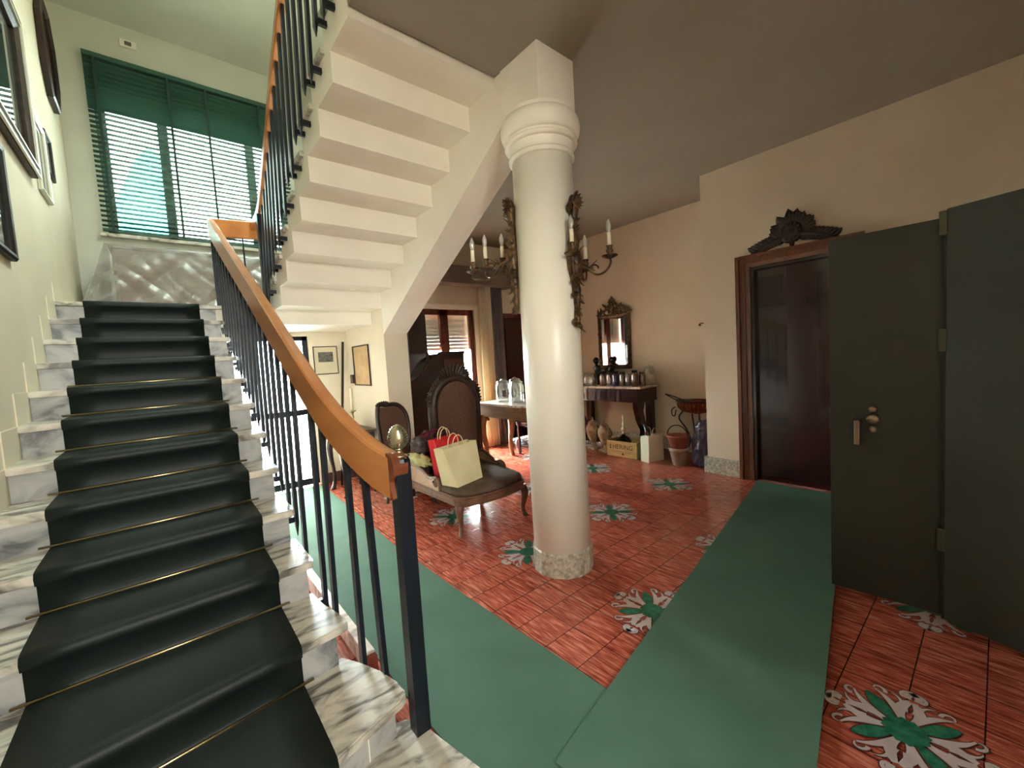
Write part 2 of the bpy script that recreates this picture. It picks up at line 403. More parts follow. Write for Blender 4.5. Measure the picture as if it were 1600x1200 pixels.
def medallion(cx, cy):
    """painted arabesque: eight scrolled white acanthus arms, green leaves and a green heart"""
    mb = MB()
    def flat(poly, z, mi):
        mb.mi = mi
        vs = [mb.bm.verts.new((cx + x, cy + y, z)) for x, y in poly]
        f = mb.bm.faces.new(vs); f.material_index = mi
    def strip(path, ws, z, mi):
        mb.mi = mi; Lf = []; Rt = []
        for i, (x, y) in enumerate(path):
            a = path[max(0, i - 1)]; b = path[min(len(path) - 1, i + 1)]
            dx, dy = b[0] - a[0], b[1] - a[1]; l = math.hypot(dx, dy) or 1
            nx, ny = -dy / l, dx / l; w = ws[i]
            Lf.append(mb.bm.verts.new((cx + x + nx * w, cy + y + ny * w, z))); Rt.append(mb.bm.verts.new((cx + x - nx * w, cy + y - ny * w, z)))
        for i in range(len(path) - 1):
            f = mb.bm.faces.new((Lf[i], Lf[i + 1], Rt[i + 1], Rt[i])); f.material_index = mi
    def rot(p, a, mirror=1):
        a += PI / 4
        x, y = p[0], p[1] * mirror
        return (x * math.cos(a) - y * math.sin(a), x * math.sin(a) + y * math.cos(a))
    def stem(fn, n, wf, a0, mir, z=0.0013, mi=0, edge=0.0045):
        P = [rot(fn(t / n), a0, mir) for t in range(n + 1)]; ws = [wf(t / n) for t in range(n + 1)]
        strip(P, [w + edge for w in ws], z - 0.0004, 2); strip(P, ws, z, mi)
    for q in range(4):
        a0 = q * PI / 2
        # green leaves lie on the axes, white fronds curl out on both sides of each
        for w0 in (0.013,):
            stem(lambda t: (0.045 + 0.135 * t, 0), 8, lambda t: 0.003 + 0.022 * math.sin(PI * t) ** 0.8, a0, 1, 0.0016, 1)
        for mir in (1, -1):
            # long frond beside the leaf that flares at its tip
            stem(lambda t: (0.035 + 0.155 * t, 0.018 + 0.030 * math.sin(PI * t * 0.75)), 10, lambda t: 0.004 + 0.008 * math.sin(PI * min(1, t * 1.1)), a0, mir)
            stem(lambda t: (0.185 + 0.020 * math.cos(2.6 - 3.6 * t), 0.053 + 0.016 * math.sin(2.6 - 3.6 * t)), 8, lambda t: 0.006 * (1 - 0.75 * t) + 0.001, a0, mir)
            # broad scroll that runs to the diagonal and rolls back
            stem(lambda t: (0.040 + 0.085 * t + 0.010 * math.sin(PI * t), 0.030 + 0.085 * t - 0.020 * math.sin(PI * t)), 10, lambda t: 0.005 + 0.012 * math.sin(PI * t * 0.9), a0, mir, 0.0012)
            stem(lambda t: (0.128 + (0.034 - 0.018 * t) * math.sin(0.4 + 4.3 * t), 0.150 - (0.034 - 0.018 * t) * math.cos(0.4 + 4.3 * t)), 12, lambda t: 0.011 * (1 - 0.8 * t) + 0.0015, a0, mir)
            stem(lambda t: (0.100 + 0.070 * t, 0.070 + 0.022 * math.sin(2.4 * t)), 7, lambda t: 0.008 * (1 - t) + 0.0012, a0, mir)
            stem(lambda t: (0.066 + 0.045 * t - 0.012 * t * t, 0.082 + 0.052 * t), 6, lambda t: 0.006 * (1 - t) + 0.0012, a0, mir, 0.0015)
    flat([(0.058 * (1 + 0.16 * (k % 2)) * math.cos(k * PI / 12), 0.058 * (1 + 0.16 * (k % 2)) * math.sin(k * PI / 12)) for k in range(24)], 0.0020, 1)
    flat([(0.020 * math.cos(k * PI / 5), 0.020 * math.sin(k * PI / 5)) for k in range(10)], 0.0024, 1)
    return mb.build('tile_medallion', [M['mwhite'], M['mgreen'], M['mdark']], fl)
for i in range(4):
    for j in range(6):
        x = 1.88 + 0.985 * (i - 0); y = 0.2 + 0.985 * (j - 1)
        if x < XD - 0.25 or (y > 2.3 and x < XR - 0.3): medallion(x, y)

def wall_with_hole(name, axis, pos, th, u0, u1, z0, z1, holes, m):
    """axis 'x': wall at x=pos..pos+th spanning y; axis 'y': wall at y=pos..pos+th spanning x"""
    mb = MB()
    def bx(a, b, c, d):
        if b - a < 1e-4 or d - c < 1e-4: return
        if axis == 'x': mb.box((min(pos, pos + th), a, c), (max(pos, pos + th), b, d))
        else: mb.box((a, min(pos, pos + th), c), (b, max(pos, pos + th), d))
    cur = u0
    for (a, b, c, d) in sorted(holes):
        bx(cur, a, z0, z1); bx(a, b, z0, c); bx(a, b, d, z1); cur = b
    bx(cur, u1, z0, z1)
    return mb.build(name, m)

struct(wall_with_hole('wall_left', 'x', XL, -0.2, YK - 0.2, YW + 0.2, 0, ZU, [], M['wall']), 'cream plaster wall running up beside the staircase', 'wall')
WX0, WX1, WZ0, WZ1 = -0.33, 1.56, 3.08, 4.62
struct(wall_with_hole('wall_landing', 'y', YW, 0.25, XL - 0.2, 2.23, 1.84, ZU, [(WX0, WX1, WZ0, WZ1)], M['wallgrey']), 'grey plaster wall of the landing around the big window', 'wall')
GX0, GX1, GZ1 = 0.48, 1.34, 1.79      # glazed door under the landing
FX0, FX1, FZ1 = 2.66, 3.76, 2.16      # french window
MX0, MX1, MZ1 = 4.25, 5.02, 2.06      # mahogany door in the back wall
struct(wall_with_hole('wall_back', 'y', YB, 0.2, 2.04, XR + 0.2, 0, ZC, [(FX0, FX1, 0, FZ1), (MX0, MX1, 0, MZ1)], M['wall']), 'cream back wall with the french window', 'wall')
struct(wall_with_hole('wall_under_landing', 'y', YB, 0.2, XL - 0.2, 2.04, 0, 1.84, [(GX0, GX1, 0, GZ1)], M['wall']), 'cream wall under the landing around the glazed door', 'wall')
DY0, DY1, DZ1 = 0.86, 1.585, 2.125    # mahogany door in the right wall
struct(wall_with_hole('wall_right', 'x', XD, 0.16, YK - 0.2, YR, 0, ZC, [(DY0, DY1, 0, DZ1)], M['wall_dim']), 'cream wall around the dark mahogany door', 'wall')
struct(B((XD + 0.16, YR - 0.16, 0), (XR + 0.2, YR, ZC), 'wall_return', M['wall_dim']), 'short return wall beside the recess', 'wall')
struct(B((XR, YR, 0), (XR + 0.2, YB + 0.2, ZC), 'wall_recess', M['wall_dim']), 'cream recessed wall behind the console table', 'wall')
struct(wall_with_hole('wall_front', 'y', YK, -0.2, XL - 0.2, XD + 0.2, 0, ZC, [(-0.5, 0.3, 1.5, 2.9)], M['wall']), 'cream wall at the front of the hall', 'wall')  # hole for the added fill window
struct(B((0.85, YK, 0), (0.97, -0.85, ZC), 'wall_light_block', M['wall']), 'unseen partition added to keep front window light off the right side', 'wall')  # added out of view to shield the right side from the front window
# lower ceiling with the stair opening, upper floor slab
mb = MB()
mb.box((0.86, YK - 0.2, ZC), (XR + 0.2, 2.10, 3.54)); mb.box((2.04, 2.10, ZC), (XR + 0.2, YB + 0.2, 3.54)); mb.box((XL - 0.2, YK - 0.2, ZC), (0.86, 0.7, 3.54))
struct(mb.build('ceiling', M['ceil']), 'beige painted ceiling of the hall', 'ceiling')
SX0, SX1, SY0, SY1 = 1.0, 1.9, 2.6, 4.6  # opening cut for the added skylight
mb = MB()
mb.box((XL - 0.2, 0.5, ZU), (SX0, YW + 0.25, ZU + 0.15)); mb.box((SX1, 0.5, ZU), (2.24, YW + 0.25, ZU + 0.15)); mb.box((SX0, 0.5, ZU), (SX1, SY0, ZU + 0.15)); mb.box((SX0, SY1, ZU), (SX1, YW + 0.25, ZU + 0.15))
struct(mb.build('ceiling_stairwell', M['wallgrey']), 'pale grey ceiling high above the landing', 'ceiling')
mb = MB()
mb.box((2.04, 2.10, 3.54), (2.24, YW, ZU)); mb.box((2.04, YB + 0.2, 1.84), (2.24, YW, 3.54))
struct(mb.build('wall_stairwell', M['wall']), 'cream wall on the far side of the stairwell', 'wall')
mb = MB(); mb.box((XL - 0.2, 0.5, 3.54), (2.24, 0.7, ZU))
struct(mb.build('wall_upstairs', M['wall']), 'cream wall closing the stairwell above', 'wall')
mb = MB(); mb.box((2.04, 0.7, 3.54), (2.24, 2.10, ZU))
struct(mb.build('wall_gallery', M['wall']), 'cream wall beside the upper stair head', 'wall')

mb = MB(); mb.box((0.46, YB + 0.2, -0.1), (0.60, YW + 0.25, 1.84)); mb.box((2.04, YB + 0.2, -0.1), (2.24, YW + 0.25, 1.84))
struct(mb.build('wall_porch_block', M['porch']), 'unseen side walls added outside the glazed door to narrow its light', 'wall')  # added outside, unseen, to block sideways light through the glazed door
# baseboards
mb = MB(); mb.box((XD - 0.03, 1.72, 0), (XD, YR, 0.175), bev=0.004)
struct(mb.build('baseboard_right', M['granite']), 'speckled marble baseboard left of the mahogany door', 'baseboard')
struct(B((XD - 0.03, YR, 0), (XR, YR + 0.03, 0.175), 'baseboard_return', M['granite'], bev=0.004), 'speckled marble baseboard on the return wall', 'baseboard')
struct(B((XD - 0.03, YK, 0), (XD, 0.70, 0.175), 'baseboard_door', M['granite'], bev=0.004), 'speckled marble baseboard behind the olive door', 'baseboard')
struct(B((XR - 0.025, YR + 0.03, 0), (XR, YB, 0.175), 'baseboard_recess', M['granite'], bev=0.004), 'speckled marble baseboard of the recess', 'baseboard')
mb = MB()
for a, b in ((1.37, 1.78), (2.04, 2.58), (3.84, 4.15)): mb.box((a, YB - 0.02, 0), (b, YB, 0.12))
struct(mb.build('baseboard_back', M['darkskirt']), 'dark baseboard along the back wall', 'baseboard')
struct(B((1.76, 4.15, 0), (1.78, YB - 0.02, 0.12), 'baseboard_stair', M['darkskirt']), 'dark baseboard on the wall under the upper flight', 'baseboard')

# ------------------------------------------------------------------ lower flight of stairs
stair = thing('staircase', 'grey marble staircase rising along the left wall to the landing', 'staircase', (0, 2.5, 0), kind='structure')
def right_edge(n):
    return {0: 0.72, 1: 0.59, 2: 0.50}.get(n, 0.46)
mb = MB()   # solid body under the treads
for n in range(1, 12):
    y0 = max(Yn(n, XL), Yn(n, 0.4)) + 0.035; y1 = 4.80
    yn1 = Yn(n + 1, 0) + 0.035
    mb.box((XL, y0, 0), (0.43, max(yn1, y0 + 0.02), Zn(n) - 0.03))
mb.build('stair_body', M['white'], stair)
for n in range(0, 12):
    re = right_edge(n); pre = 0.46 if n >= 1 else 0.60
    z = Zn(n); th = 0.035 if n else 0.03
    yb = lambda x: (Yn(n + 1, x) + 0.05 if n < 12 else 0)
    poly = [(XL, Yn(n, XL)), (re - 0.03, Yn(n, re - 0.03)), (re - 0.008, Yn(n, re) + 0.006), (re, Yn(n, re) + 0.03)]
    if n == 1: poly += [(0.585, 1.50), (0.56, 1.60), (0.52, 1.70), (0.475, 1.795)]
    elif n == 2: poly += [(0.488, 1.82), (0.455, 1.95), (0.45, 2.10)]
    elif n == 0: poly += [(0.655, 1.30), (0.64, 1.40), (0.60, 1.47), (0.50, 1.50)]
    else: poly += [(re, yb(re))]
    poly += [(XL, yb(XL))]
    mb = MB()
    mb.prism(poly, lambda u, v, w: (u, v, z - th + w), th)
    bmesh.ops.bevel(mb.bm, geom=[e for e in mb.bm.edges if abs(e.verts[0].co.z - e.verts[1].co.z) < 1e-5], offset=0.005, segments=2, affect='EDGES')
    mb.build('tread', M['marble'], stair)
    # riser above this tread
    n1 = n + 1
    if n1 <= 12:
        rr = right_edge(n1) - (0.03 if n1 > 2 else 0.05)
        rp = [(XL, Yn(n1, XL) + 0.028), (rr, Yn(n1, rr) + 0.028), (rr, Yn(n1, rr) + 0.06), (XL, Yn(n1, XL) + 0.06)]
        if n1 == 1: rp = [(XL, Yn(1, XL) + 0.028), (rr, Yn(1, rr) + 0.028), (0.52, 1.62), (0.45, 1.76), (0.40, 1.76), (0.40, 1.50), (XL, Yn(1, XL) + 0.06)]
        if n1 == 2: rp = [(XL, Yn(2, XL) + 0.028), (rr, Yn(2, rr) + 0.028), (0.435, 1.95), (0.435, 2.08), (0.40, 2.08), (0.40, 1.80), (XL, Yn(2, XL) + 0.06)]
        zt = Zn(n1) - 0.035
        MB().prism(rp, lambda u, v, w: (u, v, z + w), zt - z).build('riser', M['marbleg'], stair)
# landing slab
mb = MB(); mb.box((XL, 4.766, 2.015), (0.88, YW, 2.05), bev=0.005)
mb.box((0.88, 4.52, 2.015), (2.04, YW, 2.05))
mb.build('landing_floor', M['marble'], stair)
mb = MB(); mb.box((XL, 4.80, 1.84), (0.88, YW, 2.015)); mb.box((0.88, 4.52, 1.84), (2.04, YW, 2.015)); mb.box((XL, 4.80, 0), (0.43, YB, 1.84))
mb.build('landing_slab', M['white'], stair)

# stepped skirting on the left wall
mb = MB()
for n in range(1, 12):
    mb.box((XL, Yn(n, XL) + 0.02, Zn(n)), (XL + 0.006, Yn(n + 1, XL) + 0.028, Zn(n) + 0.17))
mb.box((XL, 4.79, 2.05), (XL + 0.006, YW, 2.2))
struct(mb.build('trim_1', M['wall']), 'stepped plaster skirting along the left wall above the treads', 'trim')
# low marble ledge at the foot of the stair side
led = MB().box((0.585, 1.84, 0.0), (0.63, 5.2, 0.10), bev=0.004).build('trim_2', M['marblew'])
struct(led, 'low white marble ledge along the open side of the stairs', 'trim')
MB().box((0.585, 1.815, 0), (0.63, 1.838, 0.09)).build('ledge_end', M['plinthred'], led)

# runner carpet
mb = MB()
def runner_profile(x):
    pts = [(-0.02 + Yn(0, x) - 0.6, 0.006), (Yn(0, x) - 0.012, 0.006), (Yn(0, x) - 0.012, 0.036)]
    for n in range(0, 12):
        yr = Yn(n + 1, x)
        pts += [(yr + 0.012, Zn(n) + 0.010), (yr + 0.018, Zn(n) + 0.03), (yr + 0.018, Zn(n + 1) - 0.045), (yr - 0.006, Zn(n + 1) - 0.036), (yr - 0.012, Zn(n + 1) - 0.012), (yr - 0.002, Zn(n + 1) + 0.007), (yr + 0.03, Zn(n + 1) + 0.010)]
    pts.append((Yn(12) + 0.5, 2.05 + 0.010))
    return pts
xs = [-0.44 + 0.75 * k / 6 for k in range(7)]
cols = [runner_profile(x) for x in xs]
V = [[mb.bm.verts.new((x, y, z)) for (y, z) in c] for x, c in zip(xs, cols)]
for i in range(6):
    for j in range(len(V[0]) - 1):
        f = mb.bm.faces.new((V[i][j], V[i + 1][j], V[i + 1][j + 1], V[i][j + 1])); f.smooth = True
rn = mb.build('stair_runner', M['runner'])
tag(rn, 'dark green carpet runner laid up the middle of the marble stairs', 'carpet')
so = rn.modifiers.new('thick', 'SOLIDIFY'); so.thickness = 0.006; so.offset = 0
ordw = ['first', 'second', 'third', 'fourth', 'fifth', 'sixth', 'seventh', 'eighth', 'ninth', 'tenth', 'eleventh', 'twelfth']
for n in range(0, 12):
    a, b = -0.475, 0.345
    o = MB().tube([(a, Yn(n + 1, a) + 0.008, Zn(n) + 0.017), (b, Yn(n + 1, b) + 0.008, Zn(n) + 0.017)], 0.0055, 8).build('stair_rod', M['brass'])
    tag(o, 'thin brass rod pinning the runner under the %s riser from below' % ordw[n], 'stair rod', 'brass stair rods')

# ------------------------------------------------------------------ upper flight: soffit, treads, beam
up = thing('upper_staircase', 'white plastered underside of the upper stair flight overhead', 'staircase', (1.3, 3.2, 0), kind='structure')
UX0, UX1 = 0.86, 1.80
UG, UR = 0.288, 0.166
Yk = lambda k: 4.130 - UG * k
sk = lambda k: 1.98 + UR * k
poly = [(4.55, 1.84), (4.418, 1.84)]
for k in range(0, 8):
    poly += [(Yk(k - 1), sk(k)), (Yk(k), sk(k))]
poly[1] = (Yk(-1), 1.84)
poly += [(Yk(7), ZC), (Yk(7), 3.54)]
top = [(Yk(7) + 0.1, 3.54)]
for k in range(7, -1, -1):
    top += [(Yk(k) + 0.1, sk(k) + 0.20), (Yk(k - 1) + 0.1, sk(k) + 0.20)]
top += [(Yk(-1) + 0.1, 2.012), (4.55, 2.012)]
mb = MB()
mb.prism(poly + top, lambda u, v, w: (UX0 + w, u, v), UX1 - UX0)
mb.build('stair_soffit', M['white'], up)
for k in range(0, 8):
    MB().box((UX0 - 0.025, Yk(k) + 0.09, sk(k) + 0.20), (UX1, Yk(k - 1) + 0.13, sk(k) + 0.236), bev=0.005).build('tread', M['marble'], up)
# edge beam: inclined bottom, up to the ceiling
bp = [(YB, 0), (YB, ZC), (1.72, ZC), (1.72, 2.84), (2.09, 2.84), (3.87, 1.83), (4.13, 1.72), (4.13, 0)]
mb = MB()
mb.prism([(4.13, 1.715), (4.13, ZC), (2.02, ZC), (2.02, 2.885)], lambda u, v, w: (1.78 + w, u, v), 0.26)
struct(mb.build('trim_beam', M['white']), 'inclined white beam carrying the edge of the upper flight', 'beam')
struct(B((1.78, 4.13, 0), (2.04, YB, ZC), 'wall_stair', M['wall']), 'cream wall and pier under the upper flight', 'wall')

# ------------------------------------------------------------------ column
CX, CY = 1.925, 1.868
colm = thing('column', 'round cream column with moulded capital and marble foot', 'column', (CX, CY, 0), kind='structure')
MB().lathe([(0.187, 0.15), (0.187, 2.60)], (CX, CY, 0), 64).build('shaft', M['gloss'], colm)
mb = MB()
def bead(z0, z1, ra, rb, rm, n=8): return [(ra + (rb - ra) * k / n + (rm - max(ra, rb)) * math.sin(PI * k / n), z0 + (z1 - z0) * (0.5 - 0.5 * math.cos(PI * k / n))) for k in range(n + 1)]
for seg in (bead(2.590, 2.622, 0.188, 0.190, 0.206), [(0.196, 2.622), (0.196, 2.634)], [(0.196, 2.634), (0.198, 2.655), (0.206, 2.672)], [(0.206, 2.672), (0.216, 2.673)], bead(2.673, 2.703, 0.210, 0.212, 0.228), [(0.214, 2.703), (0.214, 2.716)], [(0.214, 2.716), (0.218, 2.717)], bead(2.717, 2.838, 0.216, 0.216, 0.247, 14), [(0.222, 2.838), (0.222, 2.858)], [(0.222, 2.858), (0.15, 2.859)]):
    mb.lathe(seg, (CX, CY, 0), 64, cap=False)
mb.build('capital', M['gloss'], colm)
mb = MB(); mb.lathe([(0.196, 0.0), (0.198, 0.004), (0.198, 0.148), (0.192, 0.156), (0.186, 0.157)], (CX, CY, 0), 14, smooth=False)
mb.build('column_foot', M['granite'], colm)
MB().box((CX - 0.155, CY - 0.16, 2.855), (CX + 0.155, CY + 0.17, ZC), bev=0.004).build('column_block', M['white'], colm)

# ------------------------------------------------------------------ railing of the lower flight
def smooth_path(P, n=8):
    P = [Vector(p) for p in P]; out = []
    for i in range(len(P) - 1):
        p0 = P[max(i - 1, 0)]; p1 = P[i]; p2 = P[i + 1]; p3 = P[min(i + 2, len(P) - 1)]
        for k in range(n):
            t = k / n
            out.append(0.5 * ((2 * p1) + (-p0 + p2) * t + (2 * p0 - 5 * p1 + 4 * p2 - p3) * t * t + (-p0 + 3 * p1 - 3 * p2 + p3) * t ** 3))
    out.append(P[-1]); return out

def rail_sweep(mb, path, w, h0, h1=None, top_round=0.014):
    """board-like handrail: path follows the middle of its top"""
    h1 = h1 or h0; rings = []; N = len(path)
    for i, p in enumerate(path):
        d = (path[min(i + 1, N - 1)] - path[max(i - 1, 0)]); d.z = 0
        if d.length < 1e-6: d = Vector((0, 1, 0))
        d.normalize(); s = Vector((d.y, -d.x, 0))
        h = h0 + (h1 - h0) * i / (N - 1); r = top_round
        sec = [(-w / 2, -r), (-w / 2 + r * 0.35, -r * 0.3), (-w / 2 + r, 0), (w / 2 - r, 0), (w / 2 - r * 0.35, -r * 0.3), (w / 2, -r), (w / 2, -h + 0.006), (w / 2 - 0.006, -h), (-w / 2 + 0.006, -h), (-w / 2, -h + 0.006)]
        rings.append([p + s * a + Vector((0, 0, b)) for a, b in sec])
    mb.ring_loft(rings, True, True, False)

rl = thing('stair_railing', 'navy iron balustrade with broad honey wood handrail beside the lower flight', 'railing', (0.5, 1.4, 0))
low = smooth_path([(0.600, 1.392, 1.085), (0.575, 1.50, 1.118), (0.545, 1.66, 1.19), (0.517, 1.86, 1.30), (0.505, 2.12, 1.445), (0.50, 2.456, 1.628), (0.50, 3.3, 2.058), (0.495, 4.2, 2.512), (0.49, 4.90, 2.875), (0.487, 5.02, 2.925)], 6)
mb = MB(); rail_sweep(mb, low, 0.055, 0.165, 0.19); hr = mb.build('handrail', M['rail'], rl)
mb = MB()  # scrolled end
pr = [(p.x, p.y) for p in smooth_path([(1.396, 1.088, 0), (1.376, 1.082, 0), (1.360, 1.062, 0), (1.354, 1.035, 0), (1.360, 1.010, 0), (1.374, 0.998, 0), (1.383, 0.985, 0), (1.381, 0.965, 0), (1.374, 0.945, 0), (1.372, 0.925, 0), (1.396, 0.918, 0)], 4)]
mb.prism(pr, lambda u, v, w: (0.5725 + w + (1.392 - u) * 0.2, u, v), 0.055)
mb.build('rail_scroll', M['railend'], hr)
mb = MB(); rail_sweep(mb, [Vector((0.487, 5.0, 2.925)), Vector((0.875, 5.0, 2.955))], 0.05, 0.18); mb.build('handrail', M['rail'], rl)
MB().box((0.592, 1.362, 0.03), (0.648, 1.418, 1.05)).lathe([(0.028, 1.05), (0.040, 1.05), (0.036, 1.062), (0.018, 1.072)], (0.62, 1.39, 0), 8, smooth=False).build('newel_post', M['navy'], rl)
nw = rl.children[-1]
mb = MB()
mb.lathe([(0.030, 1.068), (0.030, 1.074), (0.012, 1.080), (0.010, 1.092), (0.016, 1.098)], (0.62, 1.39, 0), 16)
prof = [(0.012, 1.096), (0.024, 1.104), (0.031, 1.118), (0.0335, 1.135), (0.031, 1.152), (0.024, 1.168), (0.013, 1.180), (0.003, 1.185)]
rings = []
for i in range(26):
    t = i / 25 * (len(prof) - 1); a = int(min(t, len(prof) - 2)); u = t - a
    r = prof[a][0] * (1 - u) + prof[a + 1][0] * u; z = prof[a][1] * (1 - u) + prof[a + 1][1] * u
    rings.append([Vector((0.62, 1.39, z)) + Vector((math.cos(q * PI / 16), math.sin(q * PI / 16), 0)) * r * (1 + 0.15 * math.cos(q * PI / 16 * 8 + i * PI) * min(1, r / 0.02)) for q in range(32)])
mb.ring_loft(rings); mb.build('pinecone_finial', M['silver'], nw)

def rail_z(path, y):
    for a, b in zip(path[:-1], path[1:]):
        if a.y <= y <= b.y: return a.z + (b.z - a.z) * (y - a.y) / (b.y - a.y), a.x + (b.x - a.x) * (y - a.y) / (b.y - a.y)
    return path[-1].z, path[-1].x
def baluster(x, y, zf, zt, xt=None, parent=None, spike=0.07, xin=-0.05):
    mb = MB(); w = 0.018; dy = 0.040
    mb.bar((x, y, zf), (xt if xt is not None else x, y, zt), w, dy)
    h = w / 2   # pointed foot and the fixing lug into the tread end
    rings = [[Vector((x + sx * h, y + sy * dy / 2, zf)) for sx, sy in ((-1, -1), (1, -1), (1, 1), (-1, 1))], [Vector((x + sx * 0.002, y + sy * 0.002, zf - spike)) for sx, sy in ((-1, -1), (1, -1), (1, 1), (-1, 1))]]
    mb.ring_loft(rings, True, True, False)
    if xin: mb.box((min(x, x + xin), y - 0.012, zf + 0.01), (max(x, x + xin), y + 0.012, zf + 0.04))
    return mb.build('baluster', M['navy'], parent)
spots = [(0.575, 1.585, 0.10), (0.535, 1.715, 0.10), (0.50, 1.93, 0.27), (0.495, 2.07, 0.27)]
for n in range(3, 12):
    for d in (0.29, 0.44): spots.append((0.487, Yn(n) + d, Zn(n) + (0.05 if d > 0.3 else -0.08)))
for x, y, zf in spots:
    zt, xt = rail_z(low, y)
    baluster(x, y, zf, zt - 0.12, xt, rl, 0.07, -0.04)
for y in (4.985,):
    zt, xt = rail_z(low, y); MB().box((0.468, y - 0.02, 2.05), (0.508, y + 0.02, zt - 0.1)).build('landing_post', M['navy'], rl)
for x in (0.60, 0.74): MB().bar((x, 5.0, 1.98), (x, 5.0, 2.80), 0.014).build('baluster', M['navy'], rl)

# upper railing
ru = thing('stair_railing', 'navy balustrade with slim wood handrail climbing the upper flight overhead', 'railing', (0.84, 3.6, 2))
upath = [Vector((0.845, 5.0, 2.955)), Vector((0.84, 4.62, 2.965)), Vector((0.838, 4.3, 3.13)), Vector((0.83, 3.4, 3.765)), Vector((0.83, 2.6, 4.30)), Vector((0.83, 1.9, 4.45))]
upath = smooth_path(upath, 5)
rev = upath[::-1]
mb = MB(); rail_sweep(mb, upath, 0.05, 0.10); mb.build('handrail', M['rail'], ru)
MB().box((0.815, 4.62, 2.05), (0.855, 4.66, 2.9)).build('newel_post', M['navy'], ru)
MB().box((0.800, 4.50, 1.93), (0.840, 4.54, 2.88)).build('newel_post', M['navy'], ru)
for k in range(-1, 8):
    for d in (0.07, 0.21):
        y = Yk(k) + 0.1 + d; zf = sk(k) + 0.12
        if y > 4.48: continue
        zt, xt = rail_z(rev, y)
        baluster(0.80, y, zf, zt - 0.097, xt, ru, 0.06, 0.07)

# ------------------------------------------------------------------ landing window, blind, things on the landing
win = thing('window_1', 'wide grey framed window above the landing', 'window', ((WX0 + WX1) / 2, YW + 0.1, WZ0), kind='structure')
mb = MB(); y0, y1 = YW + 0.08, YW + 0.14
mb.box((WX0, y0, WZ0), (WX1, y1, WZ0 + 0.06)); mb.box((WX0, y0, WZ1 - 0.06), (WX1, y1, WZ1)); mb.box((WX0, y0, WZ0), (WX0 + 0.09, y1, WZ1)); mb.box((WX1 - 0.07, y0, WZ0), (WX1, y1, WZ1))
for x in (0.26, 1.17): mb.box((x - 0.05, y0, WZ0), (x + 0.05, y1, WZ1))
mb.build('window_frame', M['alu'], win)
for a, b in ((WX0 + 0.09, 0.21), (0.31, 1.12), (1.22, WX1 - 0.07)): MB().box((a, YW + 0.105, WZ0 + 0.06), (b, YW + 0.11, WZ1 - 0.06)).build('pane', M['dimglass'], win)
MB().box((WX0 - 0.07, YW - 0.06, WZ0 - 0.04), (WX1 + 0.07, YW + 0.09, WZ0), bev=0.006).build('window_sill', M['marble'], win)
bl = thing('venetian_blind', 'dark green slatted venetian blind hanging over the landing window', 'blind', (0.52, YW - 0.07, 2.97))
BX0, BX1 = -0.37, 1.62
MB().box((BX0, YW - 0.09, 4.99), (BX1, YW - 0.02, 5.04)).build('head_rail', M['blind'], bl)
MB().box((BX0, YW - 0.08, 3.10), (BX1, YW - 0.03, 3.125)).build('bottom_rail', M['blind'], bl)
zs = 3.16; k = 0
while zs < 4.98:
    MB().box((BX0, YW - 0.082, zs - 0.0012), (BX1, YW - 0.028, zs + 0.0012), R=Matrix.Rotation(math.radians(-10 if zs < 4.45 else -38), 3, 'X')).build('slat', M['blind'], bl)
    zs += 0.054
for x in (-0.28, 0.35, 0.72, 1.30):
    MB().box((x - 0.012, YW - 0.092, 3.1), (x + 0.012, YW - 0.089, 5.0)).build('ladder_tape', M['cord'], bl)
sn = thing('wall_sensor', 'small white sensor box high on the grey wall above the blind', 'sensor', (0.03, YW, 5.24))
MB().box((-0.045, YW - 0.035, 5.24), (0.105, YW - 0.001, 5.325), bev=0.006).build('housing', M['plasticwhite'], sn)
MB().box((0.0, YW - 0.039, 5.262), (0.06, YW - 0.036, 5.305)).build('sensor_window', M['etching'], sn)

cab = thing('storage_bench', 'low brown cabinet under clear plastic against the landing wall', 'cabinet', (0.45, 6.3, 2.05))
MB().box((-0.30, 6.05, 2.05), (1.20, 6.5, 2.80), bev=0.01).build('body', M['brownwood'], cab)
for k in range(3): MB().box((-0.26 + k * 0.49, 6.035, 2.12), (0.18 + k * 0.49, 6.05, 2.72), bev=0.004).build('door', M['brownwood'], cab)
MB().box((-0.32, 6.03, 2.80), (1.22, 6.52, 2.83), bev=0.006).build('cabinet_top', M['brownwood'], cab)
def sheet(u, v):
    # u along x, v from wall edge over the top and down the front
    L = -0.34 + u * 1.58
    if v < 0.3:
        y = 6.52 - v / 0.3 * 0.52; z = 2.842 + 0.004 * math.sin(u * 60)
        x = L
    else:
        t = (v - 0.3) / 0.7
        flare = t * (0.16 * math.exp(-u * 9))
        x = L - flare * 1.5
        fold = t ** 0.7 * (0.10 * abs(noise.noise(Vector((u * 4 + t * 1.8, t * 1.3, 0)))) + 0.045 * abs(noise.noise(Vector((u * 8 - t * 3.5, t * 1.8, 3)))) + 0.006 * noise.noise(Vector((u * 22 + t * 6, t * 4, 1))))
        y = 6.0 - 0.02 - 0.05 * t - abs(fold) * 1.6; z = 2.84 - t * 0.775 + 0.01 * noise.noise(Vector((u * 14, 9, 0)))
    return (x, y, z)
mb = MB(); mb.grid(sheet, 150, 64)
def sheet_side(u, v):
    # left end of the sheet, hanging from the top corner
    y = 6.52 - u * 0.54; t = v
    x = -0.34 - t * (0.20 * u + 0.03) - 0.03 * abs(noise.noise(Vector((u * 8, t * 2, 5)))) * t
    yy = y - 0.05 * t * u
    return (x if x > XL + 0.02 else XL + 0.02, yy, 2.842 - t * 0.775)
mb.grid(sheet_side, 24, 24)
tag(mb.build('plastic_sheet', M['plastic']), 'crumpled clear plastic sheet draped over the cabinet on the landing', 'dust sheet')

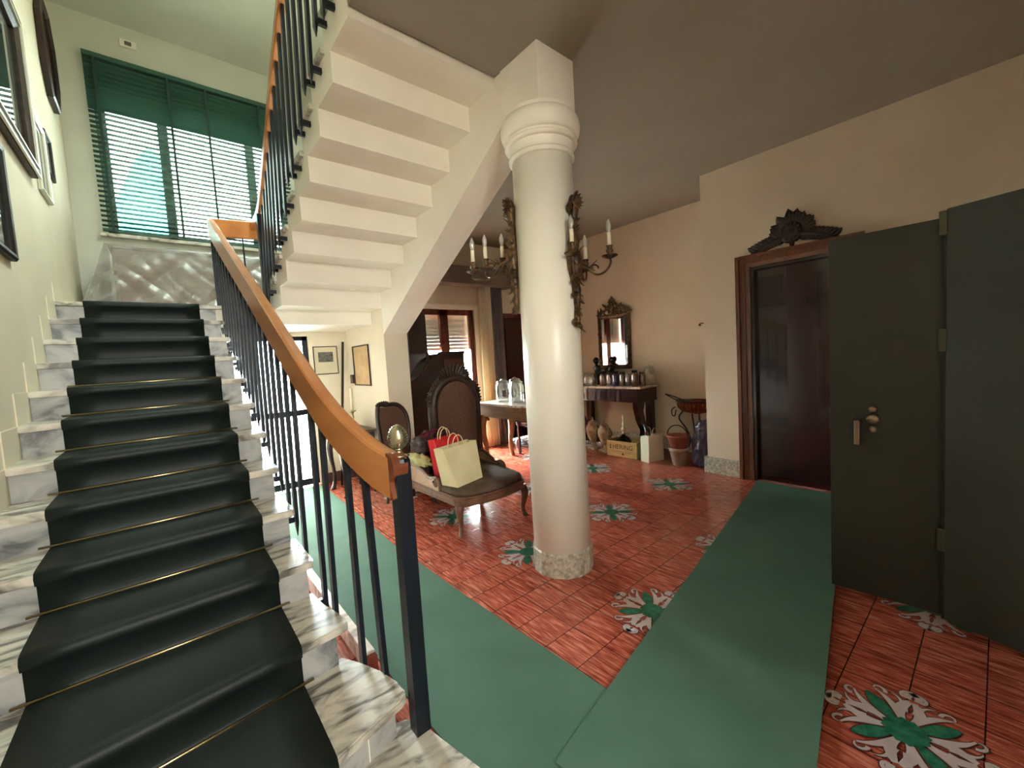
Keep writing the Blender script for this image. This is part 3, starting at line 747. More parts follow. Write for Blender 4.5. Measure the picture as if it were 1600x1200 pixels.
# outside the landing window
hs = thing('house', 'white and turquoise house front seen through the landing window', 'house', (1.0, 16, 0))
MB().box((-6, 16, -1), (-1.2, 20, 9)).build('house_wall', M['housewhite'], hs)
MB().prism([(-0.9, 4.4), (0.62, 4.4), (0.62, 7.3), (0.25, 7.7), (-0.05, 7.3), (-0.9, 5.2)], lambda u, v, w: (u, 15 + w, v), 0.4).build('turquoise_gable', M['turq'], hs)

# ------------------------------------------------------------------ glazed door under the landing
sk4 = thing('fill_skylight', 'unseen skylight added above the upper flight to light the left wall', 'window', ((SX0 + SX1) / 2, (SY0 + SY1) / 2, ZU), kind='structure')  # added skylight, hidden from the camera, brightens the stairwell's left wall
mb = MB()
for a, b in ((SX0, SX0 + 0.05), (SX1 - 0.05, SX1)): mb.box((a, SY0, ZU + 0.08), (b, SY1, ZU + 0.13))
for a, b in ((SY0, SY0 + 0.05), (SY1 - 0.05, SY1)): mb.box((SX0, a, ZU + 0.08), (SX1, b, ZU + 0.13))
mb.build('window_frame', M['white'], sk4)
MB().box((SX0 + 0.05, SY0 + 0.05, ZU + 0.10), (SX1 - 0.05, SY1 - 0.05, ZU + 0.105)).build('pane', M['fillskyglass'], sk4)
gd = thing('door_1', 'navy framed glazed door with pale blue ribbed glass under the landing', 'door', ((GX0 + GX1) / 2, YB + 0.05, 0), kind='structure')
mb = MB(); y0, y1 = YB + 0.02, YB + 0.09
mb.box((GX0, y0, 0.02), (GX0 + 0.06, y1, GZ1)); mb.box((GX1 - 0.06, y0, 0.02), (GX1, y1, GZ1)); mb.box((GX0, y0, GZ1 - 0.05), (GX1, y1, GZ1)); mb.box((GX0, y0, 0.02), (GX1, y1, 0.10)); mb.box((GX0, y0, 0.86), (GX1, y1, 0.93))
mb.build('door_frame', M['navy'], gd)
MB().box((GX0 + 0.06, YB + 0.05, 0.93), (GX1 - 0.06, YB + 0.055, GZ1 - 0.05)).build('pane', M['frosted'], gd)
MB().box((GX0 + 0.06, YB + 0.05, 0.10), (GX1 - 0.06, YB + 0.055, 0.86)).build('pane', M['glass'], gd)

# ------------------------------------------------------------------ french window with roller shutter
fw = thing('window_2', 'mahogany framed french window with half lowered slatted shutter', 'window', ((FX0 + FX1) / 2, YB + 0.05, 0), kind='structure')
mb = MB()
mb.box((FX0 - 0.07, YB - 0.02, 0), (FX0, YB + 0.02, FZ1 + 0.07)); mb.box((FX1, YB - 0.02, 0), (FX1 + 0.07, YB + 0.02, FZ1 + 0.07)); mb.box((FX0, YB - 0.02, FZ1), (FX1, YB + 0.02, FZ1 + 0.07))
mb.build('casing', M['white'], fw)
mb = MB(); y0, y1 = YB + 0.03, YB + 0.08; xm = (FX0 + FX1) / 2 + 0.03
for a, b in ((FX0, xm), (xm, FX1)):
    mb.box((a, y0, 0.02), (a + 0.07, y1, FZ1)); mb.box((b - 0.07, y0, 0.02), (b, y1, FZ1)); mb.box((a, y0, FZ1 - 0.08), (b, y1, FZ1)); mb.box((a, y0, 0.02), (b, y1, 0.25))
mb.build('window_frame', M['mahogred'], fw)
for a, b in ((FX0, xm), (xm, FX1)): MB().box((a + 0.07, YB + 0.05, 0.25), (b - 0.07, YB + 0.055, FZ1 - 0.08)).build('pane', M['glass'], fw)
z = 1.56
while z < 2.13:
    MB().box((FX0 + 0.02, YB + 0.14, z), (FX1 - 0.02, YB + 0.152, z + 0.0511)).build('shutter_slat', M['shutter'], fw)
    z += 0.052
w3 = thing('fill_window', 'small unseen window added in the front wall for fill light', 'window', (-0.1, YK - 0.1, 1.5), kind='structure')  # added behind the camera as fill for the column and soffit
mb = MB()
for a, b in ((-0.5, -0.44), (-0.13, -0.07), (0.24, 0.3)): mb.box((a, YK - 0.13, 1.5), (b, YK - 0.07, 2.9))
for a, b in ((1.5, 1.56), (2.84, 2.9)): mb.box((-0.5, YK - 0.13, a), (0.3, YK - 0.07, b))
mb.build('window_frame', M['white'], w3)
for a, b in ((-0.44, -0.13), (-0.07, 0.24)): MB().box((a, YK - 0.105, 1.56), (b, YK - 0.10, 2.84)).build('pane', M['fillglass'], w3)
# curtains and pelmet
def curtain(name, x0, x1, z0, z1, m, label, amp, waves, y=5.13):
    mb = MB()
    mb.grid(lambda u, v: (x0 + (x1 - x0) * u, y + amp * math.sin(u * waves * 2 * PI + 0.6 * math.sin(v * 3)) * (0.5 + 0.5 * v), z1 - (z1 - z0) * v), 60, 16)
    o = mb.build(name, m); s = o.modifiers.new('thick', 'SOLIDIFY'); s.thickness = 0.004
    return tag(o, label, 'curtain')
curtain('sheer_curtain', 3.76, 3.99, 0.02, 2.50, M['sheer'], 'white sheer curtain gathered beside the french window', 0.03, 4)
MB().box((2.57, YB - 0.11, 0.03), (2.86, YB - 0.07, 2.10), bev=0.006).build('shutter_leaf', M['darkwood'], fw)
curtain('drape', 3.98, 4.24, 0.02, 2.50, M['drape'], 'grey drape hanging between the sheer curtain and mahogany back door', 0.035, 3, 5.16)
pm = MB(); pm.box((2.35, 5.02, 2.50), (4.40, 5.28, 2.72), bev=0.008); pm.box((2.33, 5.0, 2.72), (4.42, 5.29, 2.75), bev=0.006)
tag(pm.build('pelmet', M['pelmet']), 'taupe boxed pelmet above the french window', 'pelmet')

def panel_door(root, axis_pos, u0, u1, z1, m, depth_sign, to3):
    pass
d3 = thing('door_2', 'red mahogany door in the back wall beyond the glass jars', 'door', ((MX0 + MX1) / 2, YB, 0), kind='structure')
mb = MB(); mb.box((MX0 - 0.06, YB - 0.03, 0), (MX0 + 0.03, YB + 0.05, MZ1 + 0.06), bev=0.006); mb.box((MX1 - 0.03, YB - 0.03, 0), (MX1 + 0.06, YB + 0.05, MZ1 + 0.06), bev=0.006); mb.box((MX0 - 0.06, YB - 0.03, MZ1 - 0.02), (MX1 + 0.06, YB + 0.05, MZ1 + 0.06), bev=0.006)
mb.build('door_frame', M['mahogred'], d3)
mb = MB(); mb.box((MX0 + 0.03, YB + 0.02, 0.01), (MX1 - 0.03, YB + 0.06, MZ1 - 0.02))
for za, zb in ((0.12, 0.85), (0.97, 1.90)): mb.box((MX0 + 0.14, YB + 0.005, za), (MX1 - 0.14, YB + 0.02, zb), bev=0.006)
mb.build('door_panel', M['mahog'], d3)

# ------------------------------------------------------------------ mahogany door in the right wall
d1 = thing('door_3', 'dark glossy mahogany door in moulded wooden frame with carved crest above', 'door', (XD, (DY0 + DY1) / 2, 0), kind='structure')
FO, FI = 1.722, DY1
def frame3(mb, y_in, y_out, z_in, z_out, x0, x1, oy_in, oy_out):
    mb.box((x0, y_in, 0), (x1, y_out, z_out)); mb.box((x0, oy_out, 0), (x1, oy_in, z_out)); mb.box((x0, oy_in, z_in), (x1, y_in, z_out))
mb = MB(); frame3(mb, 1.64, 1.722, 2.17, 2.248, XD - 0.035, XD + 0.02, 0.805, 0.723)
frame3(mb, 1.69, 1.722, 2.216, 2.248, XD - 0.055, XD - 0.03, 0.755, 0.723)
mb.build('door_frame', M['framewood'], d1)
mb = MB(); frame3(mb, 1.60, 1.645, 2.135, 2.172, XD - 0.022, XD + 0.05, 0.845, 0.80); mb.build('inner_moulding', M['frameinner'], d1)
mb = MB(); frame3(mb, 1.57, 1.605, 2.105, 2.14, XD - 0.005, XD + 0.14, 0.875, 0.84); mb.build('jamb', M['mahog'], d1)
mb = MB(); mb.box((XD + 0.05, 0.862, 0.001), (XD + 0.09, 1.583, 2.12)); mb.build('door_panel', M['mahog'], d1)
MB().tube([(XD + 0.05, 0.90, 1.02), (XD - 0.0, 0.90, 1.02), (XD - 0.0, 0.96, 1.02)], 0.009, 8).build('door_handle', M['brass'], d1)

cr = thing('carved_crest', 'dark carved leaf crest mounted over the mahogany door frame', 'ornament', (XD - 0.03, 1.24, 2.25))
rnd = random.Random(3)
mb = MB(); N = (-1, 0, 0); x0 = XD - 0.012
mb.lathe([(0.02, 0), (0.085, 0.01), (0.10, 0.025), (0.06, 0.05), (0.0, 0.055)], (XD - 0.002, 1.24, 2.375), 12, X=Matrix.Rotation(-PI / 2, 3, 'Y'))
for k in range(22):
    a = PI * (0.02 + 0.96 * k / 21); L = 0.095 + 0.045 * math.sin(a) ** 2 + rnd.uniform(-0.03, 0.03)
    mb.leaf((x0, 1.24 + 0.085 * math.cos(a), 2.37 + 0.05 * math.sin(a)), (0, math.cos(a), math.sin(a)), N, L, 0.085, 0.18, 0.014)
for k in range(12):
    a = 2 * PI * k / 12
    mb.leaf((x0 - 0.02, 1.24, 2.385), (0, math.cos(a), math.sin(a)), N, 0.085, 0.05, 0.35, 0.01)
mb.tube([(x0, 1.24, 2.25), (x0, 1.24, 2.37)], [0.018, 0.03], 8)
mb.build('carved_rosette', M['giltdark'], cr)
for sgn in (1, -1):
    mb = MB(); pts = [(x0, 1.24 + sgn * (0.06 + 0.24 * t / 8), 2.345 - 0.075 * (t / 8) ** 1.4) for t in range(9)]
    mb.tube(pts, [0.030 - 0.0022 * i for i in range(9)], 8)
    for i in range(0, 9):
        for sd in (1, -1):
            mb.leaf(pts[i], (0, sgn * 0.8, 0.75 * sd - 0.2), N, 0.085, 0.052, 0.15, 0.011)
    mb.leaf(pts[-1], (0, sgn, -0.3), N, 0.05, 0.03, 0.1, 0.008)
    mb.build('carved_garland', M['giltdark'], cr)

# ------------------------------------------------------------------ olive folding door
od = thing('entry_door', 'dark olive metal door leaf pair standing open at right', 'door', (2.75, 0.15, 0))
def leafslab(a, b, z0, z1, th, m, name):
    a = Vector(a); b = Vector(b); d = (b - a).normalized(); s = Vector((-d.y, d.x))
    q = [a, b, b + s * th, a + s * th]
    mb = MB(); mb.prism([(p.x, p.y) for p in q], lambda u, v, w: (u, v, z0 + w), z1 - z0)
    return mb.build(name, m, od)
l1 = leafslab((2.79, 0.166), (2.765, 0.598), 0.018, 1.915, -0.045, M['olive'], 'door_leaf')
l2 = leafslab((2.55, -0.42), (2.752, 0.160), 0.018, 1.945, -0.055, M['olive'], 'door_leaf')
MB().box((2.762, 0.5975, 0.9), (2.806, 0.601, 1.02)).build('latch_plate', M['oliveedge'], l1)
for z in (1.83, 1.30, 0.35):
    MB().box((2.748, 0.158, z), (2.772, 0.186, z + 0.11), bev=0.004).build('hinge', M['oliveedge'], od)
MB().box((2.752, 0.140, 0.018), (2.800, 0.170, 1.912)).build('gap_strip', M['gapdark'], od)  # dark strip standing in for the shaded gap between the leaves
mb = MB(); mb.tube([(2.768, 0.475, 0.95), (2.735, 0.475, 0.95), (2.72, 0.475, 0.945)], 0.012, 10); mb.box((2.710, 0.463, 0.835), (2.732, 0.487, 0.962), bev=0.004)
mb.build('door_handle', M['nickel'], l1)
mb = MB()
Ry = Matrix.Rotation(-PI / 2, 3, 'Y')
for y, z, r in ((0.42, 1.018, 0.018), (0.42, 0.965, 0.028), (0.42, 0.912, 0.018)):
    mb.lathe([(r, 0), (r, 0.012), (r * 0.7, 0.02), (0.001, 0.021)], (2.776, y, z), 16, X=Ry)
mb.build('lock_cylinders', M['nickel'], l1)

# ------------------------------------------------------------------ carpets on the floor
mb = MB(); mb.prism([(0.66, 1.50), (0.72, 0.2), (0.72, -0.9), (1.25, -0.9), (1.285, 0.95), (1.25, 2.0), (1.245, 3.0), (1.30, 4.2), (1.34, 5.25), (0.66, 5.25)], lambda u, v, w: (u, v, 0.001 + w), 0.007)
tag(mb.build('carpet_strip', M['carpet']), 'green felt carpet strip running beside the stairs to the glazed door', 'carpet')
mb = MB(); mb.prism([(0.98, 0.28), (2.72, 0.575), (4.44, 0.88), (4.44, 1.555), (1.284, 1.030), (0.90, 0.965)], lambda u, v, w: (u, v, 0.0085 + w), 0.007)
tag(mb.build('carpet_strip', M['carpet']), 'green felt carpet strip leading to the mahogany door', 'carpet')

# ------------------------------------------------------------------ sconces on the column
def sconce(name, label, n_ang, body_pts, tips, group):
    """gilt carved wall light: body follows body_pts, arms end at tips (dish centres)"""
    nrm = Vector((math.cos(n_ang), math.sin(n_ang), 0)); s = Vector((-nrm.y, nrm.x, 0))
    base = Vector((CX, CY, 0)) + nrm * 0.205
    t = thing(name, label, 'wall light', (base.x, base.y, body_pts[0]), group)
    z0, z1 = body_pts; H = z1 - z0
    rnd = random.Random(int(n_ang * 100) + 5)
    mb = MB(); P = []; Rr = []
    prof = [(0.0, 0.012), (0.06, 0.018), (0.13, 0.014), (0.20, 0.020), (0.28, 0.026), (0.33, 0.020), (0.40, 0.036), (0.47, 0.046), (0.53, 0.044), (0.58, 0.030), (0.64, 0.034), (0.70, 0.026), (0.78, 0.018), (0.85, 0.026), (0.92, 0.036), (0.97, 0.024), (1.0, 0.008)]
    for u, r in prof:
        P.append(base + s * 0.012 * math.sin(u * 9) + Vector((0, 0, z0 + u * H)) + nrm * r * 0.3); Rr.append(r)
    mb.tube(smooth_path(P, 3), [Rr[min(i // 3, len(Rr) - 1)] * (1 - (i % 3) / 3) + Rr[min(i // 3 + 1, len(Rr) - 1)] * (i % 3) / 3 for i in range(3 * (len(P) - 1) + 1)], 10)
    for k in range(64):
        u = rnd.random() ** 0.9; a = rnd.uniform(-1.5, 1.5)
        d0 = nrm * math.cos(a) + s * math.sin(a)
        r = 0.030 if 0.35 < u < 0.68 or u > 0.86 else 0.016
        up_ = 1 if u > 0.42 else -1
        mb.leaf(base + d0 * r * 0.7 + Vector((0, 0, z0 + u * H * 0.97)), d0 * 0.5 + Vector((0, 0, up_ * 0.9)), d0, rnd.uniform(0.03, 0.052), rnd.uniform(0.026, 0.042), 0.35, 0.009, 5)
    for k in range(12):     # bow / rosette at the head
        a = 2 * PI * k / 12
        mb.leaf(base + nrm * 0.02 + Vector((0, 0, z0 + 0.94 * H)), s * math.cos(a) + Vector((0, 0, math.sin(a))) + nrm * 0.4, nrm, 0.055, 0.034, 0.25, 0.008, 4)
    mb.build('carved_body', M['gilt'], t)
    root = base + nrm * 0.03 + Vector((0, 0, z0 + 0.46 * H))
    for tp in tips:
        tp = Vector(tp); d = (tp - root); dh = Vector((d.x, d.y, 0))
        pts = [root, root + dh * 0.25 + Vector((0, 0, -0.015)), root + dh * 0.55 + Vector((0, 0, min(0, d.z) - 0.055)), root + dh * 0.85 + Vector((0, 0, d.z * 0.6 - 0.065)), tp + dh * 0.02 + Vector((0, 0, -0.035)), tp]
        mb = MB(); mb.tube(smooth_path(pts, 5), 0.0065, 8)
        c1 = root + dh * 0.5 + Vector((0, 0, -0.02))
        dhn = dh.normalized()
        mb.tube([c1 + (dhn * math.cos(a * 0.55) + Vector((0, 0, math.sin(a * 0.55)))) * (0.028 - 0.002 * a) for a in range(10)], [0.006 - 0.0003 * a for a in range(10)], 6)
        mb.leaf(root + dh * 0.3 + Vector((0, 0, -0.02)), dhn + Vector((0, 0, 0.6)), Vector((0, 0, 1)), 0.07, 0.03, 0.2)
        arm = mb.build('candle_arm', M['gilt'], t)
        MB().lathe([(0.006, -0.012), (0.018, -0.008), (0.046, 0.004), (0.050, 0.010), (0.046, 0.011), (0.012, 0.008), (0.014, 0.02), (0.021, 0.030), (0.022, 0.042), (0.015, 0.052), (0.019, 0.060), (0.021, 0.068), (0.012, 0.070)], tp, 20).build('drip_cup', M['gilt'], arm)
        MB().lathe([(0.0125, 0.069), (0.0125, 0.145), (0.008, 0.147)], tp, 14).build('candle_sleeve', M['candle'], arm)
        MB().lathe([(0.009, 0.146), (0.011, 0.152), (0.0165, 0.178), (0.015, 0.195), (0.008, 0.215), (0.001, 0.228)], tp, 14).build('candle_bulb', M['bulb'], arm)
    return t
sconce('candle_sconce', 'gilt carved three-arm candle sconce on the left side of the column', 2.42, (1.70, 2.38), [(1.777, 2.13, 1.985), (1.69, 2.20, 1.985), (1.63, 2.26, 1.97)], 'gilt candle sconces on the column')
sconce('candle_sconce', 'gilt carved candle sconce on the right face of the column, above the console', -1.48, (1.56, 2.34), [(1.885, 1.62, 1.975), (2.12, 1.53, 1.965), (2.15, 1.74, 1.93)], 'gilt candle sconces on the column')

# ------------------------------------------------------------------ armchair-like chaise
def cabriole(mb, p, h, out, w=0.034, foot=0.024):
    p = Vector(p); o = Vector((out[0], out[1], 0))
    pts = [p + Vector((0, 0, h)), p + Vector((0, 0, h * 0.82)) + o * 0.022, p + Vector((0, 0, h * 0.6)) + o * 0.018, p + Vector((0, 0, h * 0.32)) - o * 0.004, p + Vector((0, 0, h * 0.12)) + o * 0.004, p + o * 0.022]
    rr = [w, w * 1.02, w * 0.8, w * 0.56, w * 0.52, foot]
    path = smooth_path(pts, 4)
    rad = [rr[min(i // 4, 5)] * (1 - (i % 4) / 4) + rr[min(i // 4 + 1, 5)] * (i % 4) / 4 for i in range(len(path))]
    mb.tube(path, rad, 10)

ch = thing('chaise_chair', 'low carved chaise with brown seat and tall arched back holding shopping bags', 'chaise', (2.0, 3.1, 0))
L0, R0x, F0, K0 = 1.655, 2.36, 2.70, 3.50
fr = []
for k in range(0, 13):     # bowed front
    u = k / 12; fr.append((L0 + (R0x - L0) * u, F0 - 0.085 * math.sin(PI * u) ** 0.7))
outline = [(L0 - 0.01, K0 + 0.04)] + [(L0, F0 + 0.06), (L0 + 0.015, F0 + 0.015)] + fr[1:-1] + [(R0x - 0.015, F0 + 0.015), (R0x, F0 + 0.06), (R0x + 0.08, K0)]
mb = MB(); mb.prism(outline, lambda u, v, w: (u, v, 0.255 + w), 0.075)
cxm = (L0 + R0x) / 2; cym = 3.05
def scale_o(f): return [(cxm + (u - cxm) * f, cym + (v - cym) * f) for u, v in outline]
mb.prism(scale_o(1.018), lambda u, v, w: (u, v, 0.300 + w), 0.016)
mb.prism(scale_o(1.012), lambda u, v, w: (u, v, 0.262 + w), 0.010)
mb.build('seat_frame', M['brownwood'], ch)
mb = MB()
for k, (f, z) in enumerate(((0.965, 0.329), (0.97, 0.350), (0.955, 0.372), (0.90, 0.388), (0.70, 0.398), (0.35, 0.402))):
    pass
mb.ring_loft([[Vector((u, v, z)) for u, v in scale_o(f)] for f, z in ((0.965, 0.329), (0.972, 0.350), (0.955, 0.370), (0.90, 0.386), (0.70, 0.396), (0.35, 0.400))])
mb.build('seat_cushion', M['upholgrey'], ch)
for (x, y, ox, oy) in ((1.70, 2.755, -0.6, -0.6), (2.315, 2.70, 0.6, -0.6), (1.67, 3.66, -0.5, 0.6), (2.39, 3.46, 0.5, 0.6)):
    mb = MB(); cabriole(mb, (x, y, 0.0), 0.27, (ox, oy)); mb.build('leg', M['brownwood'], ch)
# arched back at Y 3.42
BKx, BKy = 2.165, 3.44
def arch(hw, z0, zs, zt, n=24):
    pts = [(-hw, z0), (-hw, zs)]
    for k in range(1, n): a = PI * (1 - k / n); pts.append((hw * math.cos(a), zs + (zt - zs) * math.sin(a)))
    return pts + [(hw, zs), (hw, z0)]
ca, sa = math.cos(-0.06), math.sin(-0.06)
def bk(u, v, w): return (BKx + u * ca - w * sa, BKy + u * sa + w * ca, v)
MB().prism(arch(0.205, 0.36, 0.95, 1.195), lambda u, v, w: bk(u, v, w - 0.012), 0.06).build('back_panel', M['uphol'], ch)
mb = MB(); A = arch(0.232, 0.30, 0.96, 1.225, 30)
mb.tube([bk(u, v, 0.03) for u, v in A], 0.038, 10)
mb.tube([bk(u * 1.16, v + (0.03 if v > 0.9 else 0), 0.03) for u, v in A], 0.022, 8)
rnd = random.Random(11)
for i in range(0, len(A)):
    u, v = A[i]; du = u / 0.232
    for q in range(2):
        dirv = Vector((du * (1 if v < 1.0 else 0.8) , 0, (v - 0.9) * 2.2 if v > 0.95 else rnd.uniform(-0.5, 0.5)))
        if dirv.length < 0.1: dirv = Vector((0, 0, 1))
        mb.leaf(bk(u * 1.13, v + 0.02 * (v > 0.95), 0.02), dirv, (0, -1, 0), rnd.uniform(0.035, 0.06), 0.034, rnd.uniform(-0.4, 0.6), 0.01, 4)
for k in range(16):     # scalloped right and left stiles
    for sg in (1, -1):
        mb.lathe([(0.001, -0.014), (0.016, -0.008), (0.018, 0), (0.016, 0.008), (0.001, 0.014)], bk(sg * 0.268, 0.36 + 0.037 * k, 0.03), 8)
mb.build('back_frame', M['giltdark'], ch)
mb = MB()       # crest with scrolls
for k in range(13):
    a = PI * (0.06 + 0.88 * k / 12)
    mb.leaf(bk(0.10 * math.cos(a), 1.235 + 0.02 * math.sin(a), 0.02), (math.cos(a), 0, math.sin(a)), (0, -1, 0), 0.075 + 0.045 * math.sin(a), 0.045, 0.3, 0.012)
for sg in (1, -1):
    mb.tube([bk(sg * (0.15 + 0.055 * math.sin(t * 0.5) * (1 - t * 0.05)), 1.17 + 0.05 * math.cos(t * 0.5) * (1 - t * 0.05) + t * 0.004, 0.02) for t in range(11)], 0.012, 8)
    mb.tube([bk(sg * (0.235 + 0.03 * math.sin(t * 0.6)), 1.09 + 0.035 * math.cos(t * 0.6), 0.02) for t in range(9)], 0.011, 8)
mb.build('carved_crest', M['giltdark'], ch)
for sg in (-1, 1):
    # low carved side: shallow upholstered panel, rolled rail that dips behind a scroll at its front
    xr = L0 - 0.004 if sg < 0 else R0x - 0.02
    def armf(u, v, w, xr=xr, sg=sg): return (xr + w + (u - 2.99) * (0.0 if sg < 0 else 0.10), u, v)
    prof = [(2.985, 0.325), (2.98, 0.375), (3.0, 0.41), (3.05, 0.425), (3.10, 0.41), (3.15, 0.408), (3.20, 0.425), (3.27, 0.455), (3.37, 0.475), (3.50, 0.47), (3.53, 0.47), (3.53, 0.325)]
    am = MB().prism(prof, armf, 0.03).build('arm', M['armpanel'], ch)
    mb = MB(); mb.tube([armf(u, v, 0.015) for u, v in prof[:-1]], 0.018, 8)
    mb.tube([armf(3.035 + 0.034 * math.cos(t * 0.6) * (1 - t * 0.05), 0.385 + 0.034 * math.sin(t * 0.6) * (1 - t * 0.05), 0.0) for t in range(12)], 0.013, 8)
    mb.build('arm_rail', M['brownwood'], am)

# bags and clothes on the chaise
def paper_bag(name, label, c, rot, w, d, h, wt, m, lean, handles, tw):
    t = thing(name, label, 'bag', c, 'paper shopping bags', local=True, rotz=rot)
    mb = MB()
    wb, db = w / 2, d / 2; wt2 = wt / 2; dt = d * 0.30
    th = 0.003
    def ringz(z, u):
        ww = wb + (wt2 - wb) * u; dd = db + (dt - db) * u; g = 0.55 * dd * u
        off = Vector((lean[0] * u, lean[1] * u, z))
        return [off + Vector(p) for p in ((-ww, -dd, 0), (-ww * 0.3, -dd - 0.004 * math.sin(u * 5), 0), (ww * 0.4, -dd + 0.004 * math.sin(u * 7), 0), (ww, -dd, 0), (ww - g, 0, 0), (ww, dd, 0), (0, dd, 0), (-ww, dd, 0), (-ww + g, 0, 0))]
    rings = [ringz(h * k / 8, k / 8) for k in range(9)]
    inner = [[p * 1.0 for p in r] for r in rings[::-1]]
    inner = [[Vector((p.x * 0.975, p.y * 0.94, max(p.z, 0.006))) for p in r] for r in inner]
    mb.ring_loft(rings + inner, True, True, False)
    mb.build('bag_body', m, t)
    if handles:
        for sg in (-1, 1):
            mb = MB(); pts = []
            for k in range(13):
                a = PI * k / 12
                pts.append((lean[0] + 0.062 * math.cos(a) + sg * 0.02, lean[1] + sg * (dt - 0.006), h - 0.03 + 0.03 * (1 if k in (0, 12) else 1) + 0.085 * math.sin(a)))
            pts = [(pts[0][0], pts[0][1], h - 0.06)] + pts + [(pts[-1][0], pts[-1][1], h - 0.06)]
            mb.tube(pts, 0.0042, 8); mb.build('handle', tw, t)
    return t
paper_bag('paper_bag', 'cream paper shopping bag with cord handles standing on the chaise seat', (1.815, 2.865, 0.398), 0.26, 0.31, 0.17, 0.315, 0.40, M['paper'], (-0.035, 0.02), True, M['twist'])
paper_bag('paper_bag', 'bright red paper bag standing behind the cream bag on the chaise', (1.85, 3.12, 0.402), 0.28, 0.25, 0.13, 0.335, 0.31, M['red'], (-0.025, 0.02), True, M['twist'])
o = MB().blob((1.835, 3.33, 0.545), (0.13, 0.075, 0.17), 14, 0.30, 3, 2, 0.85).blob((1.73, 3.36, 0.66), (0.085, 0.13, 0.075), 14, 0.35, 3, 5).build('coat', M['brownfab'])
tag(o, 'dark brown bundled coat heaped above the left side of the chaise', 'coat')
o = MB().blob((1.86, 3.335, 0.745), (0.13, 0.06, 0.038), 14, 0.45, 3.5, 9).build('scarf', M['stripefab'])
tag(o, 'maroon and black scarf lying on the bundled coat', 'scarf')
o = MB().blob((1.675, 3.33, 0.53), (0.045, 0.17, 0.058), 14, 0.4, 3.2, 14, 0.75).build('cloth', M['olivefab'])
tag(o, 'crumpled olive yellow cloth draped on the low left side of the chaise', 'cloth')

# ------------------------------------------------------------------ side chair left of the chaise
sc = thing('side_chair', 'dark side chair with carved crest against the pier', 'chair', (1.76, 3.85, 0))
mb = MB()
prof = [(-0.135, 0.46), (-0.15, 0.60), (-0.165, 0.80), (-0.16, 0.92), (-0.135, 0.99), (-0.06, 0.99), (0.05, 0.985), (0.12, 0.93), (0.155, 0.84), (0.16, 0.70), (0.14, 0.56), (0.12, 0.46)]
def scf(u, v, w): return (1.76 + u, 3.97 + w + 0.10 * (v - 0.46), v)
mb.prism(prof, lambda u, v, w: scf(u * 0.88, 0.46 + (v - 0.46) * 0.96, w), 0.035); mb.build('backrest', M['uphol'], sc)
mb = MB(); mb.tube(smooth_path([scf(u, v, 0.015) for u, v in prof], 4), 0.020, 8)
for k in range(9):
    a = PI * k / 8; mb.leaf(scf(-0.10 + 0.03 * math.cos(a), 0.985, 0.01), (math.cos(a) - 0.3, 0, 0.3 + math.sin(a)), (0, -1, 0), 0.05, 0.035, 0.3, 0.01)
mb.build('back_frame', M['darkwood'], sc)
MB().box((1.56, 3.56, 0.36), (1.96, 3.98, 0.46), bev=0.02).build('seat', M['uphol'], sc)
for x, y, ox, oy in ((1.59, 3.60, -0.5, -0.5), (1.93, 3.60, 0.5, -0.5), (1.62, 3.97, -0.3, 0.6), (1.90, 3.97, 0.3, 0.6)):
    mb = MB(); cabriole(mb, (x, y, 0), 0.37, (ox, oy), 0.03, 0.018); mb.build('leg', M['darkwood'], sc)

# ------------------------------------------------------------------ small table, candlestick, cane, wall things under the flight
stb = thing('side_table', 'small dark side table with scrolled legs in the corner under the upper flight', 'table', (1.55, 4.72, 0))
MB().box((1.34, 4.45, 0.675), (1.755, 5.0, 0.70), bev=0.006).build('tabletop', M['darkwood'], stb)
MB().box((1.37, 4.48, 0.58), (1.735, 4.97, 0.675), bev=0.004).build('apron', M['darkwood'], stb)
for x, y, ox, oy in ((1.40, 4.51, -0.9, -0.7), (1.70, 4.51, 0.4, -0.7), (1.40, 4.94, -0.9, 0.7), (1.70, 4.94, 0.4, 0.7)):
    mb = MB(); cabriole(mb, (x, y, 0), 0.6, (ox, oy), 0.035, 0.03); mb.build('leg', M['darkwood'], stb)
cs = thing('candlestick', 'brass candlestick with tall ivory candle on the small side table', 'candlestick', (1.62, 4.80, 0.70))
MB().lathe([(0.055, 0.70), (0.055, 0.712), (0.03, 0.722), (0.012, 0.74), (0.018, 0.76), (0.010, 0.79), (0.016, 0.82), (0.009, 0.85), (0.014, 0.875), (0.040, 0.888), (0.042, 0.896), (0.016, 0.90)], (1.62, 4.80, 0), 20).build('stem', M['brass'], cs)
MB().lathe([(0.013, 0.90), (0.0125, 1.15), (0.004, 1.155)], (1.62, 4.80, 0), 14).build('candle', M['candle'], cs)
o = MB().tube([(1.50, 5.02, 0.004), (1.735, 5.27, 1.71)], [0.013, 0.015], 10).build('wooden_pole', M['darkwood'])
tag(o, 'long dark wooden pole leaning in the corner beside the framed etching', 'pole')
